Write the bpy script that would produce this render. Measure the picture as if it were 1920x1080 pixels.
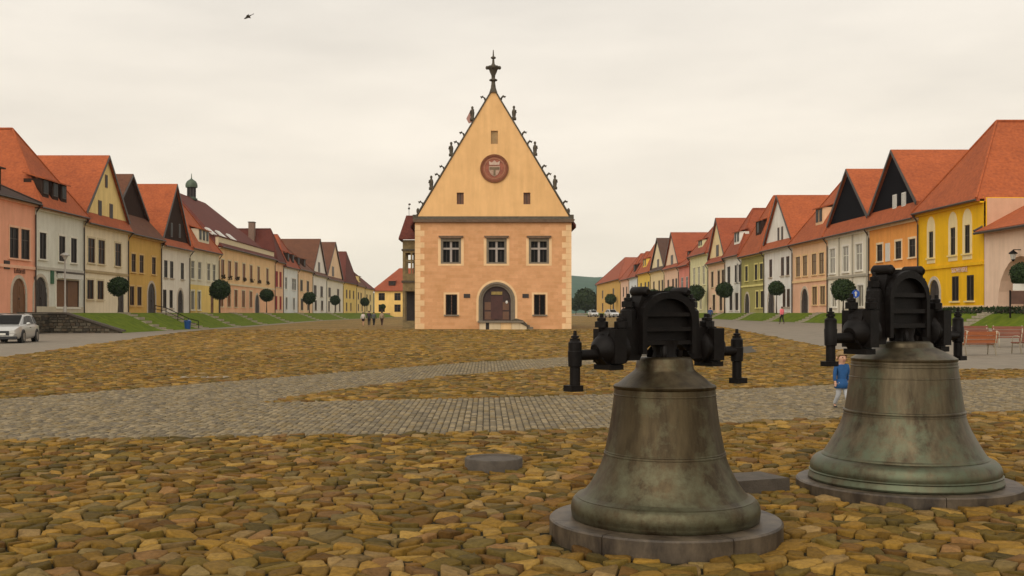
import bpy, bmesh, math, random
import numpy as np
from mathutils import Vector, Matrix
R = math.radians
random.seed(7); rng = np.random.default_rng(7)
for o in list(bpy.data.objects): bpy.data.objects.remove(o)
S = bpy.context.scene; COL = S.collection

# ------------------------------------------------------------------ camera, sky, sun, exposure
FPX, CX, HY, EYE = 2000.0, 912.0, 587.0, 1.6
cd = bpy.data.cameras.new('camera'); cam = bpy.data.objects.new('camera', cd); COL.objects.link(cam)
cd.sensor_width = 36; cd.lens = FPX/1920*36; cd.shift_x = (960-CX)/1920; cd.shift_y = (HY-540)/1920
cd.clip_start = .1; cd.clip_end = 6000
cam.location = (0, 0, EYE); cam.rotation_euler = (R(90), 0, 0); S.camera = cam
SUN_EL, SUN_AZ = 36, 200          # soft bright patch of cloud behind the camera
w = bpy.data.worlds.new('World'); S.world = w; w.use_nodes = True
nt = w.node_tree; nt.nodes.clear()
def wn(t, **k):
    n = nt.nodes.new(t)
    for a, b in k.items(): setattr(n, a, b)
    return n
wo = wn('ShaderNodeOutputWorld'); wb = wn('ShaderNodeBackground')
sky = wn('ShaderNodeTexSky', sky_type='NISHITA', sun_disc=False, sun_elevation=R(SUN_EL), sun_rotation=R(SUN_AZ))
skm = wn('ShaderNodeMix', data_type='RGBA'); skm.inputs[0].default_value = .965
scl = wn('ShaderNodeVectorMath', operation='SCALE'); scl.inputs[3].default_value = .1
tc = wn('ShaderNodeTexCoord'); sep = wn('ShaderNodeSeparateXYZ'); mp = wn('ShaderNodeMapping'); mp.inputs['Scale'].default_value = (1.2, 1.2, 5)
ns = wn('ShaderNodeTexNoise'); ns.inputs['Scale'].default_value = 2.0; ns.inputs['Detail'].default_value = 5; ns.inputs['Roughness'].default_value = .55
cr = wn('ShaderNodeValToRGB'); cr.color_ramp.elements[0].position = 0; cr.color_ramp.elements[0].color = (1.10, 1.0, .82, 1)
cr.color_ramp.elements[1].position = .42; cr.color_ramp.elements[1].color = (.85, .815, .76, 1)
e = cr.color_ramp.elements.new(.12); e.color = (1.0, .915, .79, 1)
cl = wn('ShaderNodeValToRGB'); cl.color_ramp.elements[0].position = .32; cl.color_ramp.elements[0].color = (.86, .85, .835, 1)
cl.color_ramp.elements[1].position = .66; cl.color_ramp.elements[1].color = (1.05, 1.035, 1.01, 1)
mu = wn('ShaderNodeMix', data_type='RGBA', blend_type='MULTIPLY'); mu.inputs[0].default_value = 1
L = nt.links.new
L(tc.outputs['Generated'], sep.inputs[0]); L(sep.outputs['Z'], cr.inputs[0])
L(tc.outputs['Generated'], mp.inputs[0]); L(mp.outputs[0], ns.inputs[0]); L(ns.outputs[0], cl.inputs[0])
L(cr.outputs[0], mu.inputs['A']); L(cl.outputs[0], mu.inputs['B'])
L(sky.outputs[0], scl.inputs[0]); L(scl.outputs[0], skm.inputs['A']); L(mu.outputs['Result'], skm.inputs['B'])
L(skm.outputs['Result'], wb.inputs[0]); L(wb.outputs[0], wo.inputs[0]); wb.inputs[1].default_value = .80
sd = bpy.data.lights.new('sun', 'SUN'); sd.energy = 1.5; sd.angle = R(70); sd.color = (1, .93, .82)
so = bpy.data.objects.new('sun', sd); COL.objects.link(so)
so.rotation_euler = (R(90-SUN_EL), 0, R(-22)); so.location = (0, -20, 40)
vs = S.view_settings; vs.view_transform = 'Standard'; vs.look = 'None'; vs.exposure = 0.35; vs.gamma = 1; vs.use_curve_mapping = False

# ------------------------------------------------------------------ materials
def M_new(name):
    m = bpy.data.materials.new(name); m.use_nodes = True
    return m, m.node_tree, m.node_tree.nodes['Principled BSDF']
def mat(name, c, rough=.7, metal=0, var=.15, scale=3.0, bump=0, bscale=None, c2=None, coat=0, spec=.4, stretch=None):
    m, t, p = M_new(name); p.inputs['Roughness'].default_value = rough; p.inputs['Metallic'].default_value = metal
    p.inputs['Specular IOR Level'].default_value = spec; p.inputs['Coat Weight'].default_value = coat
    if var == 0 and not bump:
        p.inputs['Base Color'].default_value = (*c, 1); return m
    co = t.nodes.new('ShaderNodeNewGeometry'); src = co.outputs['Position']
    if stretch:
        q = t.nodes.new('ShaderNodeMapping'); q.inputs['Scale'].default_value = stretch; t.links.new(src, q.inputs[0]); src = q.outputs[0]
    n = t.nodes.new('ShaderNodeTexNoise'); n.inputs['Scale'].default_value = scale; n.inputs['Detail'].default_value = 6; n.inputs['Roughness'].default_value = .65
    t.links.new(src, n.inputs[0])
    r = t.nodes.new('ShaderNodeValToRGB'); r.color_ramp.elements[0].position = .3; r.color_ramp.elements[1].position = .7
    a = c2 if c2 else [x*(1-var) for x in c]
    b = c if c2 else [min(1, x*(1+var)) for x in c]
    r.color_ramp.elements[0].color = (*a, 1); r.color_ramp.elements[1].color = (*b, 1)
    t.links.new(n.outputs[0], r.inputs[0]); t.links.new(r.outputs[0], p.inputs['Base Color'])
    if bump:
        n2 = t.nodes.new('ShaderNodeTexNoise'); n2.inputs['Scale'].default_value = bscale or scale*4; n2.inputs['Detail'].default_value = 4
        t.links.new(co.outputs['Position'], n2.inputs[0])
        bm = t.nodes.new('ShaderNodeBump'); bm.inputs['Strength'].default_value = bump; bm.inputs['Distance'].default_value = .02
        t.links.new(n2.outputs[0], bm.inputs['Height']); t.links.new(bm.outputs[0], p.inputs['Normal'])
    return m
def plaster(name, c):
    """weathered lime plaster: big faint blotches, thin vertical streaks"""
    m, t, p = M_new(name); p.inputs['Roughness'].default_value = .9; p.inputs['Specular IOR Level'].default_value = .15
    g = t.nodes.new('ShaderNodeNewGeometry')
    n = t.nodes.new('ShaderNodeTexNoise'); n.inputs['Scale'].default_value = .55; n.inputs['Detail'].default_value = 8; n.inputs['Roughness'].default_value = .7
    q = t.nodes.new('ShaderNodeMapping'); q.inputs['Scale'].default_value = (2.2, 2.2, .25)
    n2 = t.nodes.new('ShaderNodeTexNoise'); n2.inputs['Scale'].default_value = 1.1; n2.inputs['Detail'].default_value = 5
    t.links.new(g.outputs['Position'], n.inputs[0]); t.links.new(g.outputs['Position'], q.inputs[0]); t.links.new(q.outputs[0], n2.inputs[0])
    r = t.nodes.new('ShaderNodeValToRGB'); r.color_ramp.elements[0].position = .3; r.color_ramp.elements[1].position = .68
    r.color_ramp.elements[0].color = (c[0]*.8, c[1]*.78, c[2]*.74, 1); r.color_ramp.elements[1].color = (*[min(.9, x*1.06) for x in c], 1)
    mx = t.nodes.new('ShaderNodeMath'); mx.operation = 'MULTIPLY_ADD'; mx.inputs[1].default_value = .45
    t.links.new(n2.outputs[0], mx.inputs[0])
    h = t.nodes.new('ShaderNodeMath'); h.operation = 'MULTIPLY'; h.inputs[1].default_value = .55; t.links.new(n.outputs[0], h.inputs[0]); t.links.new(h.outputs[0], mx.inputs[2])
    t.links.new(mx.outputs[0], r.inputs[0]); t.links.new(r.outputs[0], p.inputs['Base Color'])
    return m
def tiles(name, c):
    """clay roof tiles: courses by height, patchy ageing"""
    m, t, p = M_new(name); p.inputs['Roughness'].default_value = .8; p.inputs['Specular IOR Level'].default_value = .25
    g = t.nodes.new('ShaderNodeNewGeometry')
    n = t.nodes.new('ShaderNodeTexNoise'); n.inputs['Scale'].default_value = .5; n.inputs['Detail'].default_value = 8; n.inputs['Roughness'].default_value = .75
    n3 = t.nodes.new('ShaderNodeTexNoise'); n3.inputs['Scale'].default_value = 4.5; n3.inputs['Detail'].default_value = 3
    t.links.new(g.outputs['Position'], n.inputs[0]); t.links.new(g.outputs['Position'], n3.inputs[0])
    add = t.nodes.new('ShaderNodeMath'); add.operation = 'MULTIPLY_ADD'; add.inputs[1].default_value = .5
    t.links.new(n3.outputs[0], add.inputs[0])
    h = t.nodes.new('ShaderNodeMath'); h.operation = 'MULTIPLY'; h.inputs[1].default_value = .5; t.links.new(n.outputs[0], h.inputs[0]); t.links.new(h.outputs[0], add.inputs[2])
    r = t.nodes.new('ShaderNodeValToRGB'); r.color_ramp.elements[0].position = .33; r.color_ramp.elements[1].position = .66
    r.color_ramp.elements[0].color = (c[0]*.62, c[1]*.6, c[2]*.65, 1); r.color_ramp.elements[1].color = (c[0]*1.15, c[1]*1.15, c[2]*1.1, 1)
    t.links.new(add.outputs[0], r.inputs[0]); t.links.new(r.outputs[0], p.inputs['Base Color'])
    wv = t.nodes.new('ShaderNodeTexWave'); wv.bands_direction = 'Z'; wv.wave_profile = 'SAW'; wv.inputs['Scale'].default_value = 1.0; wv.inputs['Distortion'].default_value = .3
    t.links.new(g.outputs['Position'], wv.inputs[0])
    b = t.nodes.new('ShaderNodeBump'); b.inputs['Strength'].default_value = .55; b.inputs['Distance'].default_value = .05
    t.links.new(wv.outputs['Fac'], b.inputs['Height']); t.links.new(b.outputs[0], p.inputs['Normal'])
    return m
def attr_mat(name, rough=.75, bump=.5, bscale=18.0, tint=.3):
    """colour of each stone comes from its own attribute; fine grain on top"""
    m, t, p = M_new(name); p.inputs['Roughness'].default_value = rough; p.inputs['Specular IOR Level'].default_value = .12
    a = t.nodes.new('ShaderNodeAttribute'); a.attribute_name = 'stone'
    g = t.nodes.new('ShaderNodeNewGeometry')
    n = t.nodes.new('ShaderNodeTexNoise'); n.inputs['Scale'].default_value = bscale; n.inputs['Detail'].default_value = 7; n.inputs['Roughness'].default_value = .7
    t.links.new(g.outputs['Position'], n.inputs[0])
    r = t.nodes.new('ShaderNodeMapRange'); r.inputs[1].default_value = .25; r.inputs[2].default_value = .75; r.inputs[3].default_value = 1-tint; r.inputs[4].default_value = 1+tint
    t.links.new(n.outputs[0], r.inputs[0])
    mx = t.nodes.new('ShaderNodeVectorMath'); mx.operation = 'SCALE'
    t.links.new(a.outputs['Color'], mx.inputs[0]); t.links.new(r.outputs[0], mx.inputs[3]); t.links.new(mx.outputs[0], p.inputs['Base Color'])
    b = t.nodes.new('ShaderNodeBump'); b.inputs['Strength'].default_value = bump; b.inputs['Distance'].default_value = .012
    t.links.new(n.outputs[0], b.inputs['Height']); t.links.new(b.outputs[0], p.inputs['Normal'])
    return m
MT = {}
def P(c):
    k = min(1.28, .86/max(c)); c = tuple(x*k for x in c)
    k = 'plaster_%02d%02d%02d' % tuple(int(x*99) for x in c)
    if k not in MT: MT[k] = plaster(k, c)
    return MT[k]
def T(c):
    k = 'tiles_%02d%02d%02d' % tuple(int(x*99) for x in c)
    if k not in MT: MT[k] = tiles(k, c)
    return MT[k]
ORANGE, RED, DKRED, BROWN = (.40, .10, .032), (.32, .078, .032), (.13, .032, .02), (.14, .056, .028)
glass = mat('window_glass', (.012, .011, .010), .3, var=0, spec=.06)
glass_lit = mat('pale_lit_glass', (.45, .43, .38), .25, var=.2, scale=6)  # pale base colour painted so panes look lit; nothing glows
white_w = mat('white_window_paint', (.62, .60, .54), .55, var=.08)
brown_w = mat('brown_window_paint', (.13, .06, .03), .55, var=.15)
dark_w = mat('dark_window_paint', (.06, .045, .035), .55, var=.15)
pipe_m = mat('gutter_metal', (.07, .055, .045), .5, .4, var=.2)
boards = mat('dark_boards', (.04, .022, .015), .9, var=.35, scale=2.5, stretch=(9, 9, .6), bump=.4, spec=.08)
blackboards = mat('black_boards', (.008, .007, .009), .9, var=.3, scale=2.5, stretch=(9, 9, .6), spec=.06)
door_m = mat('brown_door_wood', (.16, .07, .025), .6, var=.3, scale=3, stretch=(8, 8, .7))
darkdoor = mat('dark_door', (.03, .022, .018), .6, var=.3)
stone_trim = mat('pale_stone_trim', (.50, .43, .33), .85, var=.15, bump=.2)
grey_stone = mat('grey_stone', (.075, .06, .045), .8, var=.3, scale=7, bump=.35, bscale=60)
iron = mat('blackened_iron', (.0055, .0038, .003), .55, .1, var=.5, scale=9, bump=.1, bscale=45, spec=.18)
chim_m = mat('chimney_brick', (.22, .14, .1), .9, var=.25, scale=6)

# ------------------------------------------------------------------ mesh builder
class Fr:
    def __init__(s, O, U, N): s.O, s.U, s.N = Vector(O), Vector(U), Vector(N)
    def __call__(s, u, n, z): p = s.O + s.U*u + s.N*n; return (p.x, p.y, p.z+z)
WORLD = Fr((0, 0, 0), (1, 0, 0), (0, 1, 0))
OFF = {}
class MB:
    def __init__(s): s.v = []; s.f = []
    def add(s, vs, fs):
        k = len(s.v); s.v += [tuple(p) for p in vs]; s.f += [tuple(i+k for i in f) for f in fs]; return s
    def poly(s, pts): return s.add(pts, [tuple(range(len(pts)))])
    def box(s, u0, u1, n0, n1, z0, z1, F=WORLD):
        P_ = [F(a, b, c) for c in (z0, z1) for b in (n0, n1) for a in (u0, u1)]
        return s.add(P_, [(0, 2, 3, 1), (4, 5, 7, 6), (0, 1, 5, 4), (2, 6, 7, 3), (0, 4, 6, 2), (1, 3, 7, 5)])
    def extr(s, pts, n0, n1, F=WORLD):           # polygon in (u, z), pushed along n
        k = len(pts); V = [F(u, n0, z) for u, z in pts] + [F(u, n1, z) for u, z in pts]
        return s.add(V, [tuple(range(k)), tuple(range(2*k-1, k-1, -1))] + [(i, i+k, (i+1) % k+k, (i+1) % k) for i in range(k)])
    def slab(s, pts, th):                        # roof plane with thickness, straight down
        k = len(pts); V = list(pts) + [(x, y, z-th) for x, y, z in pts]
        return s.add(V, [tuple(range(k)), tuple(range(2*k-1, k-1, -1))] + [(i, i+k, (i+1) % k+k, (i+1) % k) for i in range(k)])
    def tube(s, pts, rs, seg=8, caps=True):
        pts = [Vector(p) for p in pts]; rings = []
        if not hasattr(rs, '__len__'): rs = [rs]*len(pts)
        for i, p in enumerate(pts):
            d = (pts[min(i+1, len(pts)-1)]-pts[max(i-1, 0)]).normalized()
            a = d.orthogonal().normalized() if abs(d.z) < .9 else Vector((1, 0, 0)); a = (a-d*a.dot(d)).normalized(); b = d.cross(a)
            rings.append([tuple(p+(a*math.cos(6.28319*j/seg)+b*math.sin(6.28319*j/seg))*rs[i]) for j in range(seg)])
        V = [q for r in rings for q in r]; Fs = []
        for i in range(len(rings)-1):
            for j in range(seg): Fs.append((i*seg+j, i*seg+(j+1) % seg, (i+1)*seg+(j+1) % seg, (i+1)*seg+j))
        if caps: Fs += [tuple(range(seg-1, -1, -1)), tuple(range((len(rings)-1)*seg, len(rings)*seg))]
        return s.add(V, Fs)
    def lathe(s, prof, c=(0, 0, 0), seg=32, a0=0, a1=6.2831853):
        full = abs(a1-a0-6.2831853) < 1e-4; m = seg if full else seg+1; V = []; Fs = []
        for r, z in prof:
            for j in range(m):
                a = a0+(a1-a0)*j/seg; V.append((c[0]+r*math.cos(a), c[1]+r*math.sin(a), c[2]+z))
        for i in range(len(prof)-1):
            for j in range(seg):
                k = (j+1) % m; Fs.append((i*m+j, i*m+k, (i+1)*m+k, (i+1)*m+j))
        return s.add(V, Fs)
    def ball(s, c, rx, ry, rz, seg=12, rg=8):
        V = []; Fs = []
        for i in range(rg+1):
            t = math.pi*i/rg
            for j in range(seg):
                a = 6.28319*j/seg; V.append((c[0]+rx*math.sin(t)*math.cos(a), c[1]+ry*math.sin(t)*math.sin(a), c[2]-rz*math.cos(t)))
        for i in range(rg):
            for j in range(seg): Fs.append((i*seg+j, i*seg+(j+1) % seg, (i+1)*seg+(j+1) % seg, (i+1)*seg+j))
        return s.add(V, Fs)
    def build(s, name, m, parent=None, smooth=False, kind=None, label=None, cat=None, group=None, fix=True):
        off = OFF.get(parent.name, (0, 0, 0)) if parent else (0, 0, 0)
        me = bpy.data.meshes.new(name); me.from_pydata([(x-off[0], y-off[1], z-off[2]) for x, y, z in s.v], [], s.f)
        if fix and len(s.f) < 20000:
            bm = bmesh.new(); bm.from_mesh(me); bmesh.ops.remove_doubles(bm, verts=bm.verts, dist=1e-5)
            bmesh.ops.recalc_face_normals(bm, faces=bm.faces); bm.to_mesh(me); bm.free()
        if smooth:
            me.polygons.foreach_set('use_smooth', [True]*len(me.polygons))
            if smooth != 1: me.set_sharp_from_angle(angle=R(smooth))
        me.materials.append(m); o = bpy.data.objects.new(name, me); COL.objects.link(o)
        if parent: o.parent = parent; OFF[o.name] = off
        tag(o, label, cat, group, kind); return o
def tag(o, label=None, cat=None, group=None, kind=None):
    if label: o['label'] = label
    if cat: o['category'] = cat
    if group: o['group'] = group
    if kind: o['kind'] = kind
    return o
def thing(name, loc, label=None, cat=None, group=None):
    o = bpy.data.objects.new(name, None); COL.objects.link(o); o.location = loc; o.empty_display_size = .3
    OFF[o.name] = tuple(loc); return tag(o, label, cat, group)
def kids(o): return [c for c in bpy.data.objects if c.parent == o]
def copy_tree(o, parent=None, tree=None):
    tree = tree or {}
    c = o.copy(); COL.objects.link(c); c.parent = parent
    for ch in kids(o): copy_tree(ch, c)
    return c
def smooth01(a, b, x): t = np.clip((x-a)/(b-a), 0, 1); return t*t*(3-2*t)
def g(x, y):                                      # height of the square's paving
    return .65*smooth01(12, 31, x)*smooth01(28, 66, y) + .3*smooth01(110, 190, y)
def gp(px, py, lift=0):                           # a pixel on the paving -> point on the ground
    z = 0
    for _ in range(12):
        Y = FPX*(EYE-z)/(py-HY); X = (px-CX)/FPX*Y; z = float(g(X, Y))+lift
    return (X, Y, z)

# ------------------------------------------------------------------ the ground
XL, XR, TER = -37.0, 35.0, 1.6
def axis(*segs):
    out = []
    for a, b, n in segs: out += list(np.linspace(a, b, n, endpoint=False))
    return np.array(out+[segs[-1][1]])
def sheet(name, m, xs, ys, zf, keep=None, kind='structure', parent=None):
    X, Y = np.meshgrid(xs, ys); Z = zf(X, Y); nx, ny = len(xs), len(ys)
    mb = MB(); mb.v = list(zip(X.ravel().tolist(), Y.ravel().tolist(), Z.ravel().tolist()))
    mb.f = [(j*nx+i, j*nx+i+1, (j+1)*nx+i+1, (j+1)*nx+i) for j in range(ny-1) for i in range(nx-1)]
    return mb.build(name, m, parent, smooth=True, kind=kind, fix=False)
# base: earth and moss under the laid stones, the same stones drawn by the material where they are too far to tell apart
gm, t, p = M_new('cobbled_ground'); p.inputs['Roughness'].default_value = .9; p.inputs['Specular IOR Level'].default_value = .2
geo = t.nodes.new('ShaderNodeNewGeometry'); sx = t.nodes.new('ShaderNodeSeparateXYZ'); t.links.new(geo.outputs['Position'], sx.inputs[0])
vo = t.nodes.new('ShaderNodeTexVoronoi'); vo.inputs['Scale'].default_value = 4.2; t.links.new(geo.outputs['Position'], vo.inputs[0])
ramp = t.nodes.new('ShaderNodeValToRGB'); ramp.color_ramp.elements[0].color = (.145, .088, .026, 1); ramp.color_ramp.elements[1].color = (.32, .20, .066, 1)
e = ramp.color_ramp.elements.new(.5); e.color = (.22, .14, .042, 1)
sc = t.nodes.new('ShaderNodeSeparateColor'); t.links.new(vo.outputs['Color'], sc.inputs[0]); t.links.new(sc.outputs[0], ramp.inputs[0])
big = t.nodes.new('ShaderNodeTexNoise'); big.inputs['Scale'].default_value = .16; big.inputs['Detail'].default_value = 6; t.links.new(geo.outputs['Position'], big.inputs[0])
bigr = t.nodes.new('ShaderNodeValToRGB'); bigr.color_ramp.elements[0].position = .35; bigr.color_ramp.elements[0].color = (.55, .60, .45, 1)
bigr.color_ramp.elements[1].position = .65; bigr.color_ramp.elements[1].color = (1.18, 1.1, 1.0, 1)
bq = t.nodes.new('ShaderNodeMapping'); bq.inputs['Scale'].default_value = (1, .45, 1); t.links.new(geo.outputs['Position'], bq.inputs[0])
b2 = t.nodes.new('ShaderNodeTexNoise'); b2.inputs['Scale'].default_value = 1.1; b2.inputs['Detail'].default_value = 7; b2.inputs['Roughness'].default_value = .75; t.links.new(bq.outputs[0], b2.inputs[0])
bm2 = t.nodes.new('ShaderNodeMath'); bm2.operation = 'ADD'; t.links.new(big.outputs[0], bm2.inputs[0]); t.links.new(b2.outputs[0], bm2.inputs[1])
bm3 = t.nodes.new('ShaderNodeMath'); bm3.operation = 'MULTIPLY'; bm3.inputs[1].default_value = .5; t.links.new(bm2.outputs[0], bm3.inputs[0]); t.links.new(bm3.outputs[0], bigr.inputs[0])
m1 = t.nodes.new('ShaderNodeMix'); m1.data_type = 'RGBA'; m1.blend_type = 'MULTIPLY'; m1.inputs[0].default_value = 1
t.links.new(ramp.outputs[0], m1.inputs['A']); t.links.new(bigr.outputs[0], m1.inputs['B'])
edge = t.nodes.new('ShaderNodeMath'); edge.operation = 'MULTIPLY_ADD'; edge.inputs[1].default_value = 14; t.links.new(big.outputs[0], edge.inputs[0]); t.links.new(sx.outputs['Y'], edge.inputs[2])
mr = t.nodes.new('ShaderNodeMapRange'); mr.inputs[1].default_value = 47; mr.inputs[2].default_value = 51; t.links.new(edge.outputs[0], mr.inputs[0])
m2 = t.nodes.new('ShaderNodeMix'); m2.data_type = 'RGBA'; m2.inputs['A'].default_value = (.022, .017, .005, 1)
t.links.new(mr.outputs[0], m2.inputs[0]); t.links.new(m1.outputs['Result'], m2.inputs['B']); t.links.new(m2.outputs['Result'], p.inputs['Base Color'])
bp = t.nodes.new('ShaderNodeBump'); bp.invert = True; bp.inputs['Strength'].default_value = .6; bp.inputs['Distance'].default_value = .05
t.links.new(vo.outputs['Distance'], bp.inputs['Height']); t.links.new(bp.outputs[0], p.inputs['Normal'])
xs = axis((-3000, -60, 8), (-60, 60, 60), (60, 3000, 8)); ys = axis((-200, 4, 6), (4, 200, 98), (200, 420, 22), (420, 3500, 10))
ground = sheet('ground', gm, xs, ys, lambda X, Y: g(X, Y))

road_m = mat('worn_grey_road', (.20, .165, .12), .85, var=.2, scale=1.2, bump=.5, bscale=9)
def strip(name, m, left, right, y0, y1, n, zf, lift):
    """a sheet between two curves X(Y)"""
    mb = MB(); Ys = np.linspace(y0, y1, n); k = 9
    lx = np.interp(Ys, *zip(*left)); rx = np.interp(Ys, *zip(*right))
    for j, Y in enumerate(Ys):
        for i in range(k):
            x = lx[j]+(rx[j]-lx[j])*i/(k-1); mb.v.append((float(x), float(Y), float(zf(x, Y))+lift))
    mb.f = [(j*k+i, j*k+i+1, (j+1)*k+i+1, (j+1)*k+i) for j in range(n-1) for i in range(k-1)]
    return mb.build(name, m, smooth=True, kind='structure', fix=False)
LIN = [(22, -14.5), (38, -17.2), (57, -20.3), (80, -24), (103, -27), (175, -27.4), (380, -27.5)]
RIN = [(22, 11), (45, 15), (92, 21), (150, 25), (380, 25)]
strip('road', road_m, [(0, -75), (84, -75), (84.5, -29.2), (400, -29.2)], LIN, 24, 380, 120, g, .012)
strip('road', road_m, RIN, [(0, 31.3), (400, 31.3)], 30, 380, 120, g, .012)
# banks rising to the two rows of houses, pavement in front of the houses
grass_m = mat('mown_grass', (.135, .17, .012), .95, var=.3, scale=1.3, c2=(.06, .095, .007), bump=1, bscale=14, spec=.1)
pave_m = mat('pavement_slabs', (.30, .26, .20), .9, var=.2, scale=1.5, bump=.3)
XA, XB, XC = -29.0, -33.6, -37.6
def bankL(x, Y): return g(x, Y)+.02+(TER-g(x, Y))*smooth01(-XA, -XB, -x)
def bankR(x, Y): return g(x, Y)+.02+(TER-g(x, Y))*smooth01(31.2, 33.6, x)
strip('grass_bank', grass_m, [(0, XB)]*2 if 0 else [(84, XB), (400, XB)], [(84, XA), (400, XA)], 84.4, 345, 80, bankL, 0)
strip('grass_bank', grass_m, [(50, 31.2), (400, 31.2)], [(50, 33.6), (400, 33.6)], 52, 345, 80, bankR, 0)
MB().box(-60, XB+.02, 84.4, 400, .2, TER).build('pavement', pave_m, kind='structure')
MB().box(33.58, 60, 50, 400, .2, TER).build('pavement', pave_m, kind='structure')
MB().box(-60, -34.6, 60, 84.35, -.2, TER-.01).build('pavement', pave_m, kind='structure')
path_m = mat('stone_path', (.34, .29, .21), .9, var=.25, scale=3, bump=.4)
def bank_path(Y0, wd, side):
    n = 7
    for k in range(n):                            # shallow steps down the bank
        a, b = (XB, XA) if side < 0 else (33.6, 31.2)
        x0, x1 = a+(b-a)*k/n, a+(b-a)*(k+1)/n
        z = float((bankL if side < 0 else bankR)((x0+x1)/2, Y0))+.07
        MB().box(min(x0, x1), max(x0, x1), Y0, Y0+wd, z-.4, z).build('step', path_m, steps)
BEFORE = {(-1, 0): 'the cream house with yellow gable', (-1, 1): 'the ochre house, with handrail', (-1, 2): 'the white boarded-gable house', (-1, 3): 'the cream and yellow two-tone house', (-1, 4): 'the lantern hall windows', (-1, 5): 'the narrow peach house', (-1, 6): 'the apricot house',
          (1, 0): 'the gate house arch', (1, 1): 'the orange house', (1, 2): 'the pilastered house', (1, 3): 'the peach house with arched doorway', (1, 4): 'the olive green house', (1, 5): 'the slim white house', (1, 6): 'the pale green house'}
for side, lst in ((-1, [(97, 1.8), (108.5, 3), (124, 2), (139, 2.2), (158, 2.4), (186, 3), (222, 3)]), (1, [(70, 1.6), (90, 2), (106, 1.8), (118, 2.2), (133, 2), (150, 2), (172, 2.5)])):
    for i, (Y0, wd) in enumerate(lst):
        xm = -31.3 if side < 0 else 32.4
        steps = thing('steps', (xm, Y0, 0), 'pale stone steps down the grass bank before '+BEFORE[(side, i)], 'steps', 'stone steps down the grass banks')
        bank_path(Y0, wd, side)

# ---- stones laid on the ground
def to_poly(pxs): return np.array([gp(a, b)[:2] for a, b in pxs])
def inside(poly, x, y):
    r = np.zeros(x.shape, bool); n = len(poly); j = n-1
    for i in range(n):
        xi, yi = poly[i]; xj, yj = poly[j]
        c = ((yi > y) != (yj > y)) & (x < (xj-xi)*(y-yi)/(yj-yi+1e-12)+xi); r ^= c; j = i
    return r
BAND = [to_poly([(-300, 834), (0, 828), (400, 822), (800, 815), (1140, 806), (1380, 794), (1580, 786), (2200, 762), (2200, 700), (1580, 722), (1350, 733), (1140, 741), (860, 749), (480, 757), (-300, 790)]),
        to_poly([(-300, 772), (0, 750), (300, 727), (600, 703), (860, 682), (1060, 671), (1420, 648), (1420, 662), (1070, 688), (860, 704), (600, 738), (480, 758), (-300, 800)])]
def paved(x, y): return inside(BAND[0], x, y) | inside(BAND[1], x, y)
def roads(x, y): return ((y > 24) & (x < np.interp(y, *zip(*LIN)))) | ((y > 30) & (x > np.interp(y, *zip(*RIN))))
PAL = np.array([(.25, .145, .030), (.20, .115, .026), (.31, .19, .052), (.15, .10, .024), (.17, .088, .024), (.26, .17, .075), (.12, .085, .026), (.29, .165, .036), (.20, .14, .058), (.23, .125, .05)])
WT = np.array([5, 5, 3, 4, 3, 2, 3, 2, 2, 1.]); WT /= WT.sum()
def pick_cols(n): return np.clip(PAL[rng.choice(len(PAL), n, p=WT)]*(.83, .80, .66)*rng.uniform(.62, 1.3, (n, 1)), 0, 1)
def cells(x0, y0, nx, ny, dx, dy, periodic=False):
    """irregular cell outlines: jittered grid, each cell cut by the half planes to its neighbours"""
    jx = rng.uniform(-.5, .5, (ny, nx)); jy = rng.uniform(-.5, .5, (ny, nx)); out = []
    def pt(j, i):
        jj, ii = (j % ny, i % nx) if periodic else (j, i)
        return (x0+(i+.5+jx[jj, ii]+(.5 if j % 2 else 0))*dx, y0+(j+.5+jy[jj, ii])*dy)
    rngj = range(ny) if periodic else range(2, ny-2); rngi = range(nx) if periodic else range(2, nx-2)
    for j in rngj:
        for i in rngi:
            cx_, cy_ = pt(j, i); pl = [(-.4, -.4), (.4, -.4), (.4, .4), (-.4, .4)]
            for b in range(-2, 3):
                for a in range(-2, 3):
                    if not (a or b): continue
                    qx, qy = pt(j+b, i+a); ex, ey = qx-cx_, qy-cy_; d = (ex*ex+ey*ey)/2; np_ = []
                    for k in range(len(pl)):
                        p0, p1 = pl[k-1], pl[k]; s0 = p0[0]*ex+p0[1]*ey-d; s1 = p1[0]*ex+p1[1]*ey-d
                        if (s0 <= 0) != (s1 <= 0):
                            f_ = s0/(s0-s1); np_.append((p0[0]+(p1[0]-p0[0])*f_, p0[1]+(p1[1]-p0[1])*f_))
                        if s1 <= 0: np_.append(p1)
                    pl = np_
                    if len(pl) < 3: break
                if len(pl) < 3: break
            if len(pl) >= 3: out.append((cx_, cy_, pl))
    return out
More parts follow.
